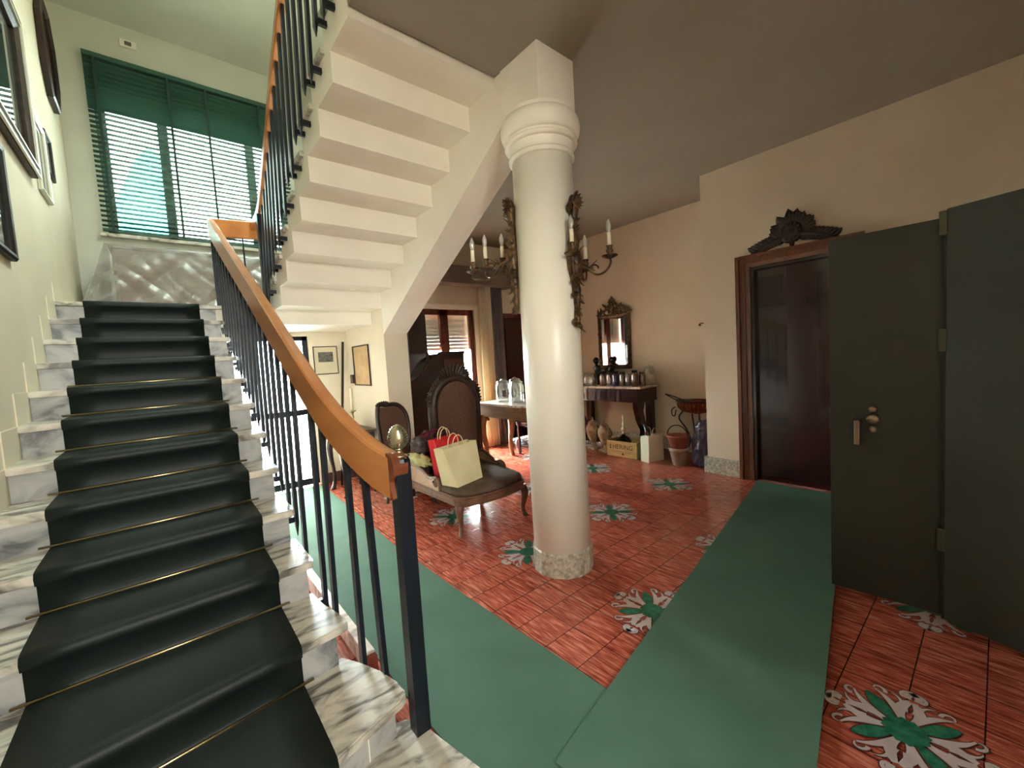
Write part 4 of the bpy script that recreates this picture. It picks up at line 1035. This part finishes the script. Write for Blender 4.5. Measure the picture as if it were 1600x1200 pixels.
def picture(name, label, rect, axis, pos, out, fw_, th, fm, inner, cat='picture', mountw=0.0, mountm=None, glass=None, tilt=0.0):
    """rect=(u0,u1,z0,z1); wall on axis at pos, picture sticks out by 'out' sign"""
    u0, u1, z0, z1 = rect; cu, cz = (u0 + u1) / 2, (z0 + z1) / 2
    def W(u, z, w):
        du, dz = u - cu, z - cz
        u2 = cu + du * math.cos(tilt) - dz * math.sin(tilt); z2 = cz + du * math.sin(tilt) + dz * math.cos(tilt)
        return (pos + out * w, u2, z2) if axis == 'x' else (u2, pos + out * w, z2)
    base = W(cu, z0, 0)
    t = thing(name, label, cat, base)
    mb = MB()
    rings = []
    for (ins, w) in ((0, 0.003), (0, th * 0.7), (fw_ * 0.25, th), (fw_ * 0.7, th * 0.9), (fw_, th * 0.55), (fw_, 0.004)):
        rings.append([Vector(W(u, z, w)) for u, z in ((u0 + ins, z0 + ins), (u1 - ins, z0 + ins), (u1 - ins, z1 - ins), (u0 + ins, z1 - ins))])
    rings.append(rings[0])
    mb.ring_loft(rings, True, False, False); mb.build('frame', fm, t)
    i = fw_
    def plate(a, w0, w1, nm, m):
        MB().prism([(u0 + a, z0 + a), (u1 - a, z0 + a), (u1 - a, z1 - a), (u0 + a, z1 - a)], lambda u, v, w: W(u, v, w0 + w), w1 - w0).build(nm, m, t)
    if mountm is not None:
        plate(i * 0.9, 0.004, 0.007, 'mount', mountm)
        mb = MB(); mx, mz = mountw
        mb.prism([(u0 + mx[0], z0 + mz[0]), (u0 + mx[1], z0 + mz[0]), (u0 + mx[1], z0 + mz[1]), (u0 + mx[0], z0 + mz[1])], lambda u, v, w: W(u, v, 0.0075 + w), 0.0008); mb.build('print', inner, t)
    else: plate(i * 0.9, 0.004, 0.007, 'print', inner)
    if glass: plate(i * 0.95, 0.0105, 0.012, 'glass', glass)
    return t
picture('framed_etching', 'thin framed grey etching with wide mount beside the glazed door', (1.385, 1.665, 1.325, 1.665), 'y', YB, -1, 0.010, 0.018, M['darkwood'], M['etching'], 'picture', ((0.055, 0.225), (0.15, 0.27)), M['mount'], None)
picture('framed_document', 'tall old parchment document in thin frame under the upper flight', (4.56, 5.055, 1.17, 1.64), 'x', 1.78, -1, 0.014, 0.018, M['darkwood'], M['paperold'])
kb = thing('key_box', 'small dark wooden plaque left of the parchment document', 'plaque', (1.78, 5.13, 1.20))
MB().box((1.755, 5.08, 1.195), (1.779, 5.175, 1.30), bev=0.004).build('body', M['darkwood'], kb)
MB().box((1.752, 5.095, 1.21), (1.7555, 5.16, 1.285)).build('face', M['brownwood'], kb)

# pictures along the stair wall
silverframe = M['white']
bp_ = picture('large_framed_print', 'large glazed print in broad silver and dark frame reflecting the blind', (2.65, 4.54, 2.90, 3.99), 'x', XL, 1, 0.12, 0.05, M['giltdark'], M['palepic'], 'picture', 0, None, M['picglass'])
mb = MB()
for ins, w in ((0.0, 0.052), (0.055, 0.054)):
    r = []
    for i2, w2 in ((ins, w - 0.01), (ins, w + 0.003), (ins + 0.014, w + 0.003), (ins + 0.014, w - 0.012)):
        r.append([Vector((XL + w2, u, z)) for u, z in ((2.65 + i2, 2.90 + i2), (4.54 - i2, 2.90 + i2), (4.54 - i2, 3.99 - i2), (2.65 + i2, 3.99 - i2))])
    r.append(r[0]); mb.ring_loft(r, True, False, False)
mb.build('silver_beading', M['plasticwhite'], bp_)
picture('narrow_framed_print', 'narrow pale print in white frame right of the large glazed print', (4.76, 5.16, 2.90, 3.50), 'x', XL, 1, 0.035, 0.03, M['plasticwhite'], M['palepic'], 'picture', 0, None, M['picglass'])
picture('small_framed_print', 'small black framed print, rightmost on the stair wall', (5.22, 5.50, 3.20, 3.56), 'x', XL, 1, 0.018, 0.025, M['iron'], M['mount'], 'picture', 0, None, M['picglass'])
picture('lower_framed_print', 'dark framed print hanging lowest at the left photo edge', (2.85, 3.62, 2.11, 2.74), 'x', XL, 1, 0.045, 0.035, M['iron'], M['palepic'], 'picture', 0, None, M['picglass'])
oc = thing('octagonal_frame', 'dark tall octagonal wooden frame high on the stair wall', 'frame', (XL, 5.98, 4.05))
mb = MB()
def octo(hw, hz, cut): return [(-hw + cut, -hz), (hw - cut, -hz), (hw, -hz + cut * 1.6), (hw, hz - cut * 1.6), (hw - cut, hz), (-hw + cut, hz), (-hw, hz - cut * 1.6), (-hw, -hz + cut * 1.6)]
rings = []
for f, w in ((1, 0.003), (1, 0.045), (0.9, 0.055), (0.72, 0.035), (0.72, 0.012)):
    rings.append([Vector((XL + w, 5.98 + u * f, 4.58 + v * (1 - (1 - f) * 0.5))) for u, v in octo(0.33, 0.47, 0.16)])
mb.ring_loft(rings, True, True, False); mb.build('frame', M['darkwood'], oc)
MB().prism([(u * 0.72, v * 0.86) for u, v in octo(0.33, 0.47, 0.16)], lambda u, v, w: (XL + 0.012 + w, 5.98 + u, 4.58 + v), 0.004).build('panel', M['uphol'], oc)

# ------------------------------------------------------------------ dark bureau behind the chaise
bu = thing('bureau', 'tall dark walnut bureau with sloping shoulder in front of the french window', 'bureau', (2.68, 4.82, 0))
def buf(u, v, w): return (u, 4.68 + w, v)
mb = MB(); mb.prism([(2.27, 0.06), (3.12, 0.06), (3.12, 1.50), (2.78, 1.50), (2.62, 1.42), (2.45, 1.22), (2.27, 1.12)], buf, 0.32); mb.build('carcass', M['darkwood'], bu)
MB().box((2.24, 4.65, 0), (3.15, 5.0, 0.07), bev=0.008).build('plinth', M['darkwood'], bu)
for a, b in ((2.31, 2.68), (2.72, 3.08)): MB().box((a, 4.662, 0.12), (b, 4.68, 0.98), bev=0.006).build('door', M['darkwood'], bu)
MB().prism([(2.80, 1.08), (3.08, 1.08), (3.08, 1.42), (2.80, 1.42)], lambda u, v, w: (u, 4.665 + w, v), 0.015).build('upper_panel', M['uphol'], bu)
mb = MB(); mb.tube([(2.74, 4.7, 1.50), (3.14, 4.7, 1.50)], 0.022, 8); mb.tube(smooth_path([(2.27, 4.7, 1.12), (2.45, 4.7, 1.22), (2.62, 4.7, 1.42), (2.76, 4.7, 1.50)], 4), 0.018, 8)
mb.leaf((2.60, 4.70, 1.42), (-0.3, 0, 1), (0, -1, 0), 0.14, 0.05, 0.2, 0.012); mb.leaf((2.62, 4.70, 1.42), (-0.8, 0, 0.5), (0, -1, 0), 0.08, 0.04, 0.2, 0.012)
mb.build('carved_moulding', M['darkwood'], bu)

# ------------------------------------------------------------------ desk with glass jars
dk = thing('desk', 'light brown desk with pale marble top and curved legs beside the column', 'desk', (3.45, 4.05, 0))
top = [(3.17, 4.55), (3.17, 3.64), (3.28, 3.52), (3.66, 3.52), (3.75, 3.62), (3.75, 4.55)]
MB().prism(top, lambda u, v, w: (u, v, 0.790 + w), 0.022).build('desktop', M['marblew'], dk)
apr = [(3.20, 4.52), (3.20, 3.655), (3.295, 3.55), (3.65, 3.55), (3.72, 3.63), (3.72, 4.52)]
MB().prism(apr, lambda u, v, w: (u, v, 0.63 + w), 0.16).build('apron', M['deskwood'], dk)
for x, y, ox, oy in ((3.24, 4.47, -0.8, 0.2), (3.40, 3.60, -0.3, -0.7), (3.68, 4.47, 0.8, 0.2), (3.66, 3.64, 0.8, -0.4)):
    mb = MB(); cabriole(mb, (x, y, 0), 0.64, (ox * 2.0, oy * 2.0), 0.056, 0.03)
    mb.leaf((x, y - 0.05, 0.60), (0, -1, -0.1), (-1, 0, 0), 0.08, 0.06, 0.1, 0.014); mb.build('leg', M['deskwood'], dk)
def jar(name, label, c, r, h, lid, fill=None, group=None, gm=None, cat='jar'):
    t = thing(name, label, cat, c, group)
    c = Vector(c); mb = MB()
    mb.lathe([(r * 0.92, 0.0), (r, 0.008), (r, h * 0.72), (r * 0.80, h * 0.82), (r * 0.80, h * 0.86)], c, 20)
    mb.build('glass_body', gm or M['jarglass'], t)
    if lid == 'dome':
        MB().lathe([(r * 0.88, h * 0.86), (r * 0.90, h * 0.88), (r * 0.7, h * 0.94), (r * 0.2, h * 0.97), (r * 0.22, h), (0.002, h * 1.02)], c, 20).build('lid', M['jarglass'], t)
    else:
        MB().lathe([(r * 0.84, h * 0.85), (r * 0.86, h * 0.86), (r * 0.86, h * 0.985), (r * 0.8, h)], c, 20).build('lid', lid, t)
    if fill: MB().lathe([(r * 0.9, 0.012), (r * 0.93, 0.02), (r * 0.93, h * 0.5), (0.004, h * 0.52)], c, 16).build('contents', fill, t)
    return t
j1 = jar('glass_jar', 'large clear glass jar with brown label, left on the marble topped desk', (3.42, 4.26, 0.812), 0.09, 0.30, 'dome', None, 'glass jars on the desk')
MB().lathe([(0.0915, 0.0), (0.0915, 0.09)], Vector((3.42, 4.26, 0.90)), 20, cap=False).build('paper_label', M['jarglass'], j1)
mb = MB(); mb.grid(lambda u, v: (3.42 + 0.0925 * math.cos(3.95 + 0.55 * u), 4.26 + 0.0925 * math.sin(3.95 + 0.55 * u), 0.885 + 0.085 * v), 6, 2); mb.build('jar_label', M['darkskirt'], j1)
jar('glass_jar', 'clear glass jar with domed lid, right on the desk nearest the column', (3.46, 4.02, 0.812), 0.088, 0.29, 'dome', None, 'glass jars on the desk')
jar('glass_jar', 'clear glass jar standing at the back of the desk', (3.62, 4.24, 0.812), 0.085, 0.31, 'dome', None, 'glass jars on the desk')
dc = thing('dining_chair', 'dark wooden chair pushed up behind the desk', 'chair', (3.98, 4.25, 0))
MB().box((3.78, 4.03, 0.42), (4.18, 4.47, 0.475), bev=0.012).build('seat', M['mahog'], dc)
MB().box((4.15, 4.05, 0.50), (4.185, 4.45, 0.92), bev=0.01).build('backrest', M['mahog'], dc)
for x, y in ((3.81, 4.06), (3.81, 4.44), (4.15, 4.06), (4.15, 4.44)): MB().bar((x, y, 0), (x, y, 0.44 if x < 4 else 0.9), 0.032).build('leg', M['mahog'], dc)

# ------------------------------------------------------------------ console, mirror and what stands on and under it
cn = thing('console_table', 'mahogany console table with white marble top against the recess wall', 'console', (4.98, 3.69, 0))
MB().box((4.74, 3.04, 0.872), (5.22, 4.34, 0.902), bev=0.006).build('marble_top', M['marblew'], cn)
mb = MB(); mb.box((4.78, 3.08, 0.70), (5.21, 4.30, 0.872), bev=0.006)
for y in (3.12, 3.40, 3.98, 4.26): mb.box((4.765, y - 0.03, 0.70), (4.79, y + 0.03, 0.872), bev=0.004)
mb.box((4.765, 3.07, 0.685), (5.21, 4.31, 0.705), bev=0.004)
mb.build('apron', M['mahog'], cn)
for y in (3.16, 4.22):
    mb = MB(); prof = [(4.80, 0.70), (4.80, 0.60), (4.86, 0.42), (4.95, 0.28), (4.93, 0.16), (4.86, 0.10), (4.86, 0.06), (4.99, 0.06), (5.02, 0.16), (5.03, 0.30), (4.96, 0.44), (4.93, 0.56), (4.98, 0.70)]
    mb.prism(prof, lambda u, v, w: (u, y - 0.04 + w, v), 0.08); mb.build('front_leg', M['mahog'], cn)
    MB().box((5.12, y - 0.05, 0.06), (5.20, y + 0.05, 0.70), bev=0.004).build('back_leg', M['mahog'], cn)
MB().box((4.84, 3.08, 0.0), (5.21, 4.30, 0.06), bev=0.006).build('plinth', M['mahog'], cn)

mr = thing('wall_mirror', 'gilt framed mirror with pierced carved crest above the console', 'mirror', (XR, 3.76, 1.12))
MY0, MY1 = 3.47, 4.05
mb = MB(); rings = []
for ins, w in ((0, 0.004), (0, 0.02), (0.02, 0.034), (0.05, 0.028), (0.065, 0.014), (0.065, 0.006)):
    rings.append([Vector((XR - w, y, z)) for y, z in ((MY0 + ins, 1.12 + ins), (MY1 - ins, 1.12 + ins), (MY1 - ins, 1.95 - ins), (MY0 + ins, 1.95 - ins))])
rings.append(rings[0]); mb.ring_loft(rings, True, False, False)
rnd = random.Random(5)
for k in range(60):
    t = rnd.random(); sd = rnd.choice((0, 1))
    y = MY0 + 0.03 if sd else MY1 - 0.03
    mb.leaf((XR - 0.03, y, 1.14 + 0.78 * t), (0, rnd.uniform(-0.4, 0.4), rnd.choice((1, -1))), (-1, 0, 0), 0.05, 0.028, 0.2, 0.006, 4)
mb.build('frame', M['gilt'], mr)
MB().box((XR - 0.012, MY0 + 0.06, 1.18), (XR - 0.008, MY1 - 0.06, 1.89)).build('mirror_glass', M['mirror'], mr)
mb = MB()
for k in range(70):
    u = rnd.uniform(-1, 1); hmax = 0.05 + 0.20 * (1 - abs(u)) ** 1.2
    z = 1.93 + hmax * rnd.random()
    a = rnd.uniform(0, PI)
    mb.leaf((XR - 0.02 - rnd.uniform(0, 0.015), 3.76 + u * 0.30, z), (0, math.cos(a), math.sin(a)), (-1, 0, 0), rnd.uniform(0.04, 0.07), 0.035, 0.25, 0.008, 4)
for sg in (1, -1):
    mb.tube([(XR - 0.025, 3.76 + sg * (0.06 + 0.22 * t / 10), 2.08 - 0.12 * (t / 10) ** 0.6 + 0.02 * math.sin(t)) for t in range(11)], 0.016, 8)
mb.tube([(XR - 0.025, 3.76, 1.95), (XR - 0.03, 3.76, 2.14)], [0.03, 0.018], 8)
for k in range(7):
    a = PI * (k + 0.5) / 7; mb.leaf((XR - 0.03, 3.76, 2.12), (0, math.cos(a), math.sin(a)), (-1, 0, 0), 0.075, 0.035, 0.2, 0.008, 4)
mb.build('carved_crest', M['gilt'], mr)

tops = [('clear_jar', 'clear glass jar, first from the left on the console', 3.98, 0.05, 0.20, 'dome', None, M['jarglass']),
        ('clear_jar', 'small clear glass jar with dark contents beside the leftmost jar', 3.86, 0.05, 0.19, 'dome', M['darkskirt'], M['jarglass']),
        ('amber_bottle', 'brown glass apothecary jar left of the clear gap on the console', 3.69, 0.048, 0.21, M['iron'], None, M['amber']),
        ('clear_jar', 'slender clear jar between the brown and blue jars on the console', 3.58, 0.036, 0.20, 'dome', None, M['jarglass']),
        ('blue_bottle', 'cobalt blue glass jar among the bottles on the console', 3.475, 0.046, 0.21, M['iron'], None, M['cobalt']),
        ('amber_bottle', 'narrow brown glass jar just right of the blue jar', 3.36, 0.040, 0.20, M['iron'], None, M['amber']),
        ('clear_jar', 'clear glass jar with brown contents right of the narrow brown jar', 3.27, 0.040, 0.19, 'dome', M['brownwood'], M['jarglass']),
        ('amber_bottle', 'tall brown glass jar fourth from the right end of the console', 3.165, 0.046, 0.22, M['iron'], None, M['amber'])]
for nm, lb, y, r, h, lid, fill, gm in tops:
    jar(nm, lb, (4.82, y, 0.902), r, h, lid, fill, 'apothecary jars on the console', gm, 'jar')
jar('amber_bottle', 'stout amber jar at the front right corner of the console', (4.90, 3.10, 0.902), 0.045, 0.19, M['gilt'], None, 'apothecary jars on the console', M['amber'])
bj = jar('glass_cloche', 'big pale glass jar with rounded lid at the right end of the console', (5.10, 3.12, 0.902), 0.075, 0.27, 'dome', M['mount'], None, M['jarglass'])
def figurine(label, y, mir):
    t = thing('figurine', label, 'figurine', (5.00, y, 0.902), 'black figurines on the console')
    MB().lathe([(0.05, 0.902), (0.05, 0.92), (0.03, 0.93)], (5.0, y, 0), 16).build('figurine_base', M['black'], t)
    mb = MB(); mb.tube(smooth_path([(5.0, y, 0.925), (5.0, y + 0.01 * mir, 1.02), (5.0, y - 0.015 * mir, 1.10), (5.0, y, 1.18), (5.0, y + 0.01 * mir, 1.22)], 4), [0.030] * 4 + [0.045] * 5 + [0.052] * 4 + [0.022] * 4, 12)
    mb.blob((5.0, y + 0.01 * mir, 1.265), (0.042, 0.046, 0.05), 10, 0.12, 3, 3)
    mb.tube(smooth_path([(5.0, y - 0.03 * mir, 1.17), (4.97, y - 0.08 * mir, 1.12), (4.96, y - 0.05 * mir, 1.04)], 4), 0.016, 8); mb.build('figure', M['black'], t)
figurine('black figurine on the console close to the column', 3.93, 1)
figurine('black figurine standing in front of the mirror glass', 3.66, -1)

def urn(label, x, y, h, seed):
    t = thing('porcelain_urn', label, 'urn', (x, y, 0), 'porcelain urns under the console')
    MB().box((x - 0.07, y - 0.07, 0), (x + 0.07, y + 0.07, 0.03), bev=0.004).build('urn_base', M['porcelain'], t)
    MB().lathe([(0.055, 0.03), (0.03, 0.06 * h / 0.42), (0.028, 0.09 * h / 0.42), (0.05, 0.13 * h / 0.42), (0.085, 0.22 * h / 0.42), (0.095, 0.29 * h / 0.42), (0.085, 0.34 * h / 0.42), (0.06, 0.37 * h / 0.42), (0.062, 0.385 * h / 0.42)], (x, y, 0), 24).build('urn_body', M['porcelain'], t)
    MB().lathe([(0.064, 0.385 * h / 0.42), (0.05, 0.40 * h / 0.42), (0.02, 0.42 * h / 0.42), (0.012, 0.45 * h / 0.42), (0.001, 0.47 * h / 0.42)], (x, y, 0), 20).build('lid', M['porcelain'], t)
    for sg in (1, -1):
        MB().tube(smooth_path([(x, y + sg * 0.085, 0.22 * h / 0.42), (x, y + sg * 0.125, 0.28 * h / 0.42), (x, y + sg * 0.075, 0.35 * h / 0.42)], 5), 0.009, 8).build('handle', M['gilt'], t)
urn('painted porcelain urn under the console nearest the column', 4.66, 3.79, 0.42, 1)
urn('painted porcelain urn under the console beside the wooden box', 4.62, 3.55, 0.40, 2)

bx = thing('wooden_box', 'pale wooden box with HERING lettering on the floor', 'box', (4.62, 3.2, 0), local=True)
bx.location = (4.64, 3.20, 0); bx.rotation_euler = (0, 0, 0.04)
def bbox(lo, hi, nm, m, par=None): return MB().box(lo, hi, bev=0.003).build(nm, m, par)
MB().box((-0.145, -0.225, 0), (0.145, 0.225, 0.012)).build('box_bottom', M['boxin'], bx)
front = MB().box((-0.150, -0.225, 0.0), (-0.136, 0.225, 0.205), bev=0.002).build('box_front', M['boxwood'], bx)
MB().box((0.136, -0.225, 0.0), (0.150, 0.225, 0.205), bev=0.002).build('box_back', M['boxwood'], bx)
for s_ in (-1, 1): MB().box((-0.136, s_ * 0.225 - 0.014 * (s_ > 0), 0), (0.136, s_ * 0.225 + 0.014 * (s_ < 0), 0.205), bev=0.002).build('box_end', M['boxin'], bx)
def lettering(txt, size, loc, rot, m, parent, name):
    cu = bpy.data.curves.new(name, 'FONT'); cu.body = txt; cu.size = size; cu.extrude = 0.0006; cu.align_x = 'CENTER'
    o = bpy.data.objects.new(name, cu); COL.objects.link(o); o.location = loc; o.rotation_euler = rot; o.parent = parent
    cu.materials.append(m)
    bpy.context.view_layer.update()
    me = bpy.data.meshes.new_from_object(o.evaluated_get(bpy.context.evaluated_depsgraph_get()))
    q = bpy.data.objects.new(name, me); COL.objects.link(q); q.location = loc; q.rotation_euler = rot; q.parent = parent
    bpy.data.objects.remove(o); q.name = name
    return q
lettering('HERING', 0.085, (-0.1505, -0.02, 0.105), (PI / 2, 0, -PI / 2), M['ink'], front, 'lettering')
lettering('HE', 0.075, (0.1355, 0.06, 0.12), (PI / 2, 0, -PI / 2), M['ink'], bx, 'lettering')
mb = MB()   # printed mark left of the word, the thin line and little emblem beneath
mb.box((-0.1512, 0.160, 0.10), (-0.1502, 0.168, 0.165)); mb.box((-0.1512, 0.148, 0.140), (-0.1502, 0.180, 0.147)); mb.lathe([(0.012, 0), (0.012, 0.001)], (-0.1502, 0.164, 0.112), 12, X=Matrix.Rotation(-PI / 2, 3, 'Y'))
mb.box((-0.1512, -0.16, 0.072), (-0.1502, 0.15, 0.075)); mb.lathe([(0.014, 0), (0.014, 0.001)], (-0.1502, -0.02, 0.040), 12, X=Matrix.Rotation(-PI / 2, 3, 'Y'))
mb.build('printed_mark', M['ink'], front)
lp = thing('oil_lamp', 'dark oil lamp with slender metal stem standing in the wooden box', 'lamp', (4.66, 3.27, 0.013))
MB().lathe([(0.10, 0.013), (0.105, 0.05), (0.10, 0.18), (0.07, 0.225), (0.03, 0.25), (0.02, 0.27)], (4.66, 3.27, 0), 24).build('lamp_body', M['black'], lp)
MB().lathe([(0.02, 0.265), (0.024, 0.29), (0.016, 0.31), (0.03, 0.34), (0.012, 0.37), (0.016, 0.42), (0.006, 0.45), (0.010, 0.49), (0.001, 0.54)], (4.66, 3.27, 0), 16).build('lamp_stem', M['silver'], lp)

wb = thing('carrier_bag', 'white card carrier bag on the floor between wooden box and clay pots', 'bag', (4.48, 2.79, 0), local=True)
wb.location = (4.58, 2.80, 0); wb.rotation_euler = (0, 0, -0.22)
mb = MB(); r1 = [(-0.13, -0.065), (0.13, -0.065), (0.13, 0.065), (-0.13, 0.065)]
rings = [[Vector((x * (1 - 0.06 * k / 4), y * (1 + 0.03 * k / 4), 0.335 * k / 4 - (0.02 * (k == 4) * (1 if y > 0 else 0)))) for x, y in r1] for k in range(5)]
inn = [[Vector((p.x * 0.95, p.y * 0.97, max(p.z, 0.01))) for p in r] for r in rings[::-1]]
mb.ring_loft(rings + inn, True, True, False); mb.build('bag_body', M['whitebag'], wb)
for sx in (-0.060, 0.060): MB().tube([(-0.05, sx, 0.30), (-0.045, sx, 0.39), (-0.02, sx, 0.415), (0.02, sx, 0.41), (0.045, sx, 0.385), (0.05, sx, 0.30)], 0.004, 6).build('handle', M['twist'], wb)
o = MB().tube([(4.60, 2.79, 0.03), (4.56, 2.82, 0.30), (4.52, 2.86, 0.46)], [0.028, 0.028, 0.012], 10).build('umbrella', M['black'])
tag(o, 'black folded umbrella sticking out of the white carrier bag', 'umbrella')

pt = thing('clay_pot', 'weathered grey clay flowerpot on the floor beside the purple bag', 'flowerpot', (4.60, 2.46, 0))
MB().lathe([(0.075, 0), (0.078, 0.004), (0.105, 0.165), (0.112, 0.166), (0.114, 0.205), (0.104, 0.206), (0.095, 0.16), (0.07, 0.02), (0.001, 0.018)], (4.60, 2.46, 0), 28).build('pot', M['claygrey'], pt)
bk2 = thing('terracotta_bucket', 'reddish bucket with dark hoop handle stacked in the clay pot', 'bucket', (4.60, 2.46, 0.12))
MB().lathe([(0.070, 0.13), (0.078, 0.135), (0.125, 0.335), (0.134, 0.337), (0.134, 0.355), (0.122, 0.355), (0.075, 0.15), (0.001, 0.148)], (4.60, 2.46, 0), 28).build('bucket', M['terracotta'], bk2)
MB().tube([(4.60 - 0.02, 2.46 + 0.128 * math.cos(PI * k / 14), 0.345 + 0.13 * math.sin(PI * k / 14)) for k in range(15)], 0.007, 8).build('handle', M['iron'], bk2)
o = MB().blob((4.70, 2.215, 0.20), (0.15, 0.105, 0.25), 24, 0.26, 3.6, 4, 0.75).blob((4.72, 2.215, 0.44), (0.075, 0.08, 0.09), 16, 0.35, 4, 8).build('plastic_bag', M['purple'])
tag(o, 'bulging purple plastic bag on the floor in the recess corner', 'bag')
bz = thing('brazier', 'copper brazier bowl on black scrolled iron stand in the recess', 'brazier', (5.0, 2.43, 0))
MB().lathe([(0.06, 0.56), (0.14, 0.585), (0.185, 0.64), (0.195, 0.70), (0.205, 0.71), (0.198, 0.715), (0.18, 0.70), (0.13, 0.61), (0.001, 0.59)], (5.0, 2.43, 0), 32, sx=0.8, sy=1.15).build('bowl', M['copper'], bz)
mb = MB()
for k in range(28):
    a = 2 * PI * k / 28; mb.tube([(5.0 + 0.8 * r * math.cos(a), 2.43 + 1.15 * r * math.sin(a), z) for r, z in ((0.145, 0.586), (0.19, 0.64), (0.20, 0.69))], 0.006, 6)
mb.build('gadrooning', M['copper'], bz)
MB().tube([(5.0 + 0.8 * 0.205 * math.cos(2 * PI * k / 32), 2.43 + 1.15 * 0.205 * math.sin(2 * PI * k / 32), 0.715) for k in range(33)], 0.010, 8).build('rim', M['iron'], bz)
for a in (0.6, 2.2, 3.7, 5.3):
    dx, dy = math.cos(a), math.sin(a)
    MB().tube(smooth_path([(5.0 + dx * 0.13, 2.43 + dy * 0.17, 0.585), (5.0 + dx * 0.17, 2.43 + dy * 0.21, 0.50), (5.0 + dx * 0.10, 2.43 + dy * 0.12, 0.36), (5.0 + dx * 0.07, 2.43 + dy * 0.08, 0.22), (5.0 + dx * 0.12, 2.43 + dy * 0.15, 0.05), (5.0 + dx * 0.155, 2.43 + dy * 0.19, 0.008)], 5), 0.010, 8).build('leg', M['iron'], bz)
MB().tube(smooth_path([(4.93, 2.66, 0.64), (4.92, 2.705, 0.60), (4.92, 2.70, 0.53), (4.92, 2.665, 0.53), (4.93, 2.655, 0.60)], 4), 0.007, 8).build('ring_handle', M['iron'], bz)
o = MB().tube(smooth_path([(4.88, 2.52, 0.735), (4.84, 2.62, 0.78), (4.80, 2.72, 0.815)], 4), 0.008, 8).tube(smooth_path([(4.90, 2.54, 0.733), (4.87, 2.63, 0.745), (4.80, 2.72, 0.815)], 4), 0.007, 8).box((4.87, 2.44, 0.728), (4.99, 2.55, 0.738)).build('fire_tongs', M['iron'])
tag(o, 'black iron fire tongs lying across the rim of the copper brazier', 'tongs')
o = MB().tube(smooth_path([(XR - 0.002, 2.46, 1.655), (XR - 0.03, 2.46, 1.66), (XR - 0.035, 2.43, 1.675), (XR - 0.02, 2.36, 1.672)], 5), 0.006, 8).lathe([(0.014, 0), (0.014, 0.004)], (XR - 0.001, 2.46, 1.655), 12, X=Matrix.Rotation(-PI / 2, 3, 'Y')).build('wall_hook', M['brownwood'])
tag(o, 'small bent hook on the bare recess wall above the brazier', 'hook')

# ------------------------------------------------------------------ light: overcast daylight through the openings
w = bpy.data.worlds.new('sky'); SC.world = w; w.use_nodes = True
bg = w.node_tree.nodes['Background']; bg.inputs['Color'].default_value = (0.97, 1.0, 0.98, 1); bg.inputs['Strength'].default_value = 60.0
def portal(name, loc, rot, sx, sy):
    l = bpy.data.lights.new(name, 'AREA'); l.shape = 'RECTANGLE'; l.size = sx; l.size_y = sy; l.cycles.is_portal = True
    o = bpy.data.objects.new(name, l); COL.objects.link(o); o.location = loc; o.rotation_euler = rot
portal('landing_window_portal', ((WX0 + WX1) / 2, YW + 0.22, (WZ0 + WZ1) / 2), (-PI / 2, 0, 0), WX1 - WX0, WZ1 - WZ0)
portal('glazed_door_portal', ((GX0 + GX1) / 2, YB + 0.19, GZ1 / 2), (-PI / 2, 0, 0), GX1 - GX0, GZ1)
portal('fill_window_portal', (-0.1, YK - 0.19, 2.2), (PI / 2, 0, 0), 0.8, 1.4)
portal('fill_skylight_portal', ((SX0 + SX1) / 2, (SY0 + SY1) / 2, ZU + 0.14), (0, 0, 0), SX1 - SX0, SY1 - SY0)
portal('french_window_portal', ((FX0 + FX1) / 2, YB + 0.19, FZ1 / 2), (-PI / 2, 0, 0), FX1 - FX0, FZ1)

# ------------------------------------------------------------------ camera
f_px, yaw, pitch, roll, H = 644.0858, 0.699527837, 0.0657819595, 0.0609999878, 1.4
fwd = Vector((math.sin(yaw) * math.cos(pitch), math.cos(yaw) * math.cos(pitch), -math.sin(pitch)))
rt = Vector((math.cos(yaw), -math.sin(yaw), 0)); dn = fwd.cross(rt)
r2 = math.cos(roll) * rt + math.sin(roll) * dn; d2 = -math.sin(roll) * rt + math.cos(roll) * dn
cam = bpy.data.cameras.new('camera'); co = bpy.data.objects.new('camera', cam); COL.objects.link(co)
Mx = Matrix((r2, -d2, -fwd)).transposed().to_4x4(); Mx.translation = Vector((0, 0, H)); co.matrix_world = Mx
cam.sensor_fit = 'HORIZONTAL'; cam.sensor_width = 36; cam.lens = f_px / 1600 * 36; cam.clip_start = 0.02
SC.camera = co
SC.view_settings.view_transform = 'Standard'; SC.view_settings.look = 'None'; SC.view_settings.exposure = 1.95; SC.view_settings.gamma = 1.0
SC.view_settings.use_curve_mapping = False
SC.cycles.use_denoising = True
SC.cycles.max_bounces = 10; SC.cycles.diffuse_bounces = 7; SC.cycles.glossy_bounces = 4; SC.cycles.transparent_max_bounces = 16
SC.cycles.sample_clamp_indirect = 8.0
SC.cycles.caustics_reflective = False; SC.cycles.caustics_refractive = False
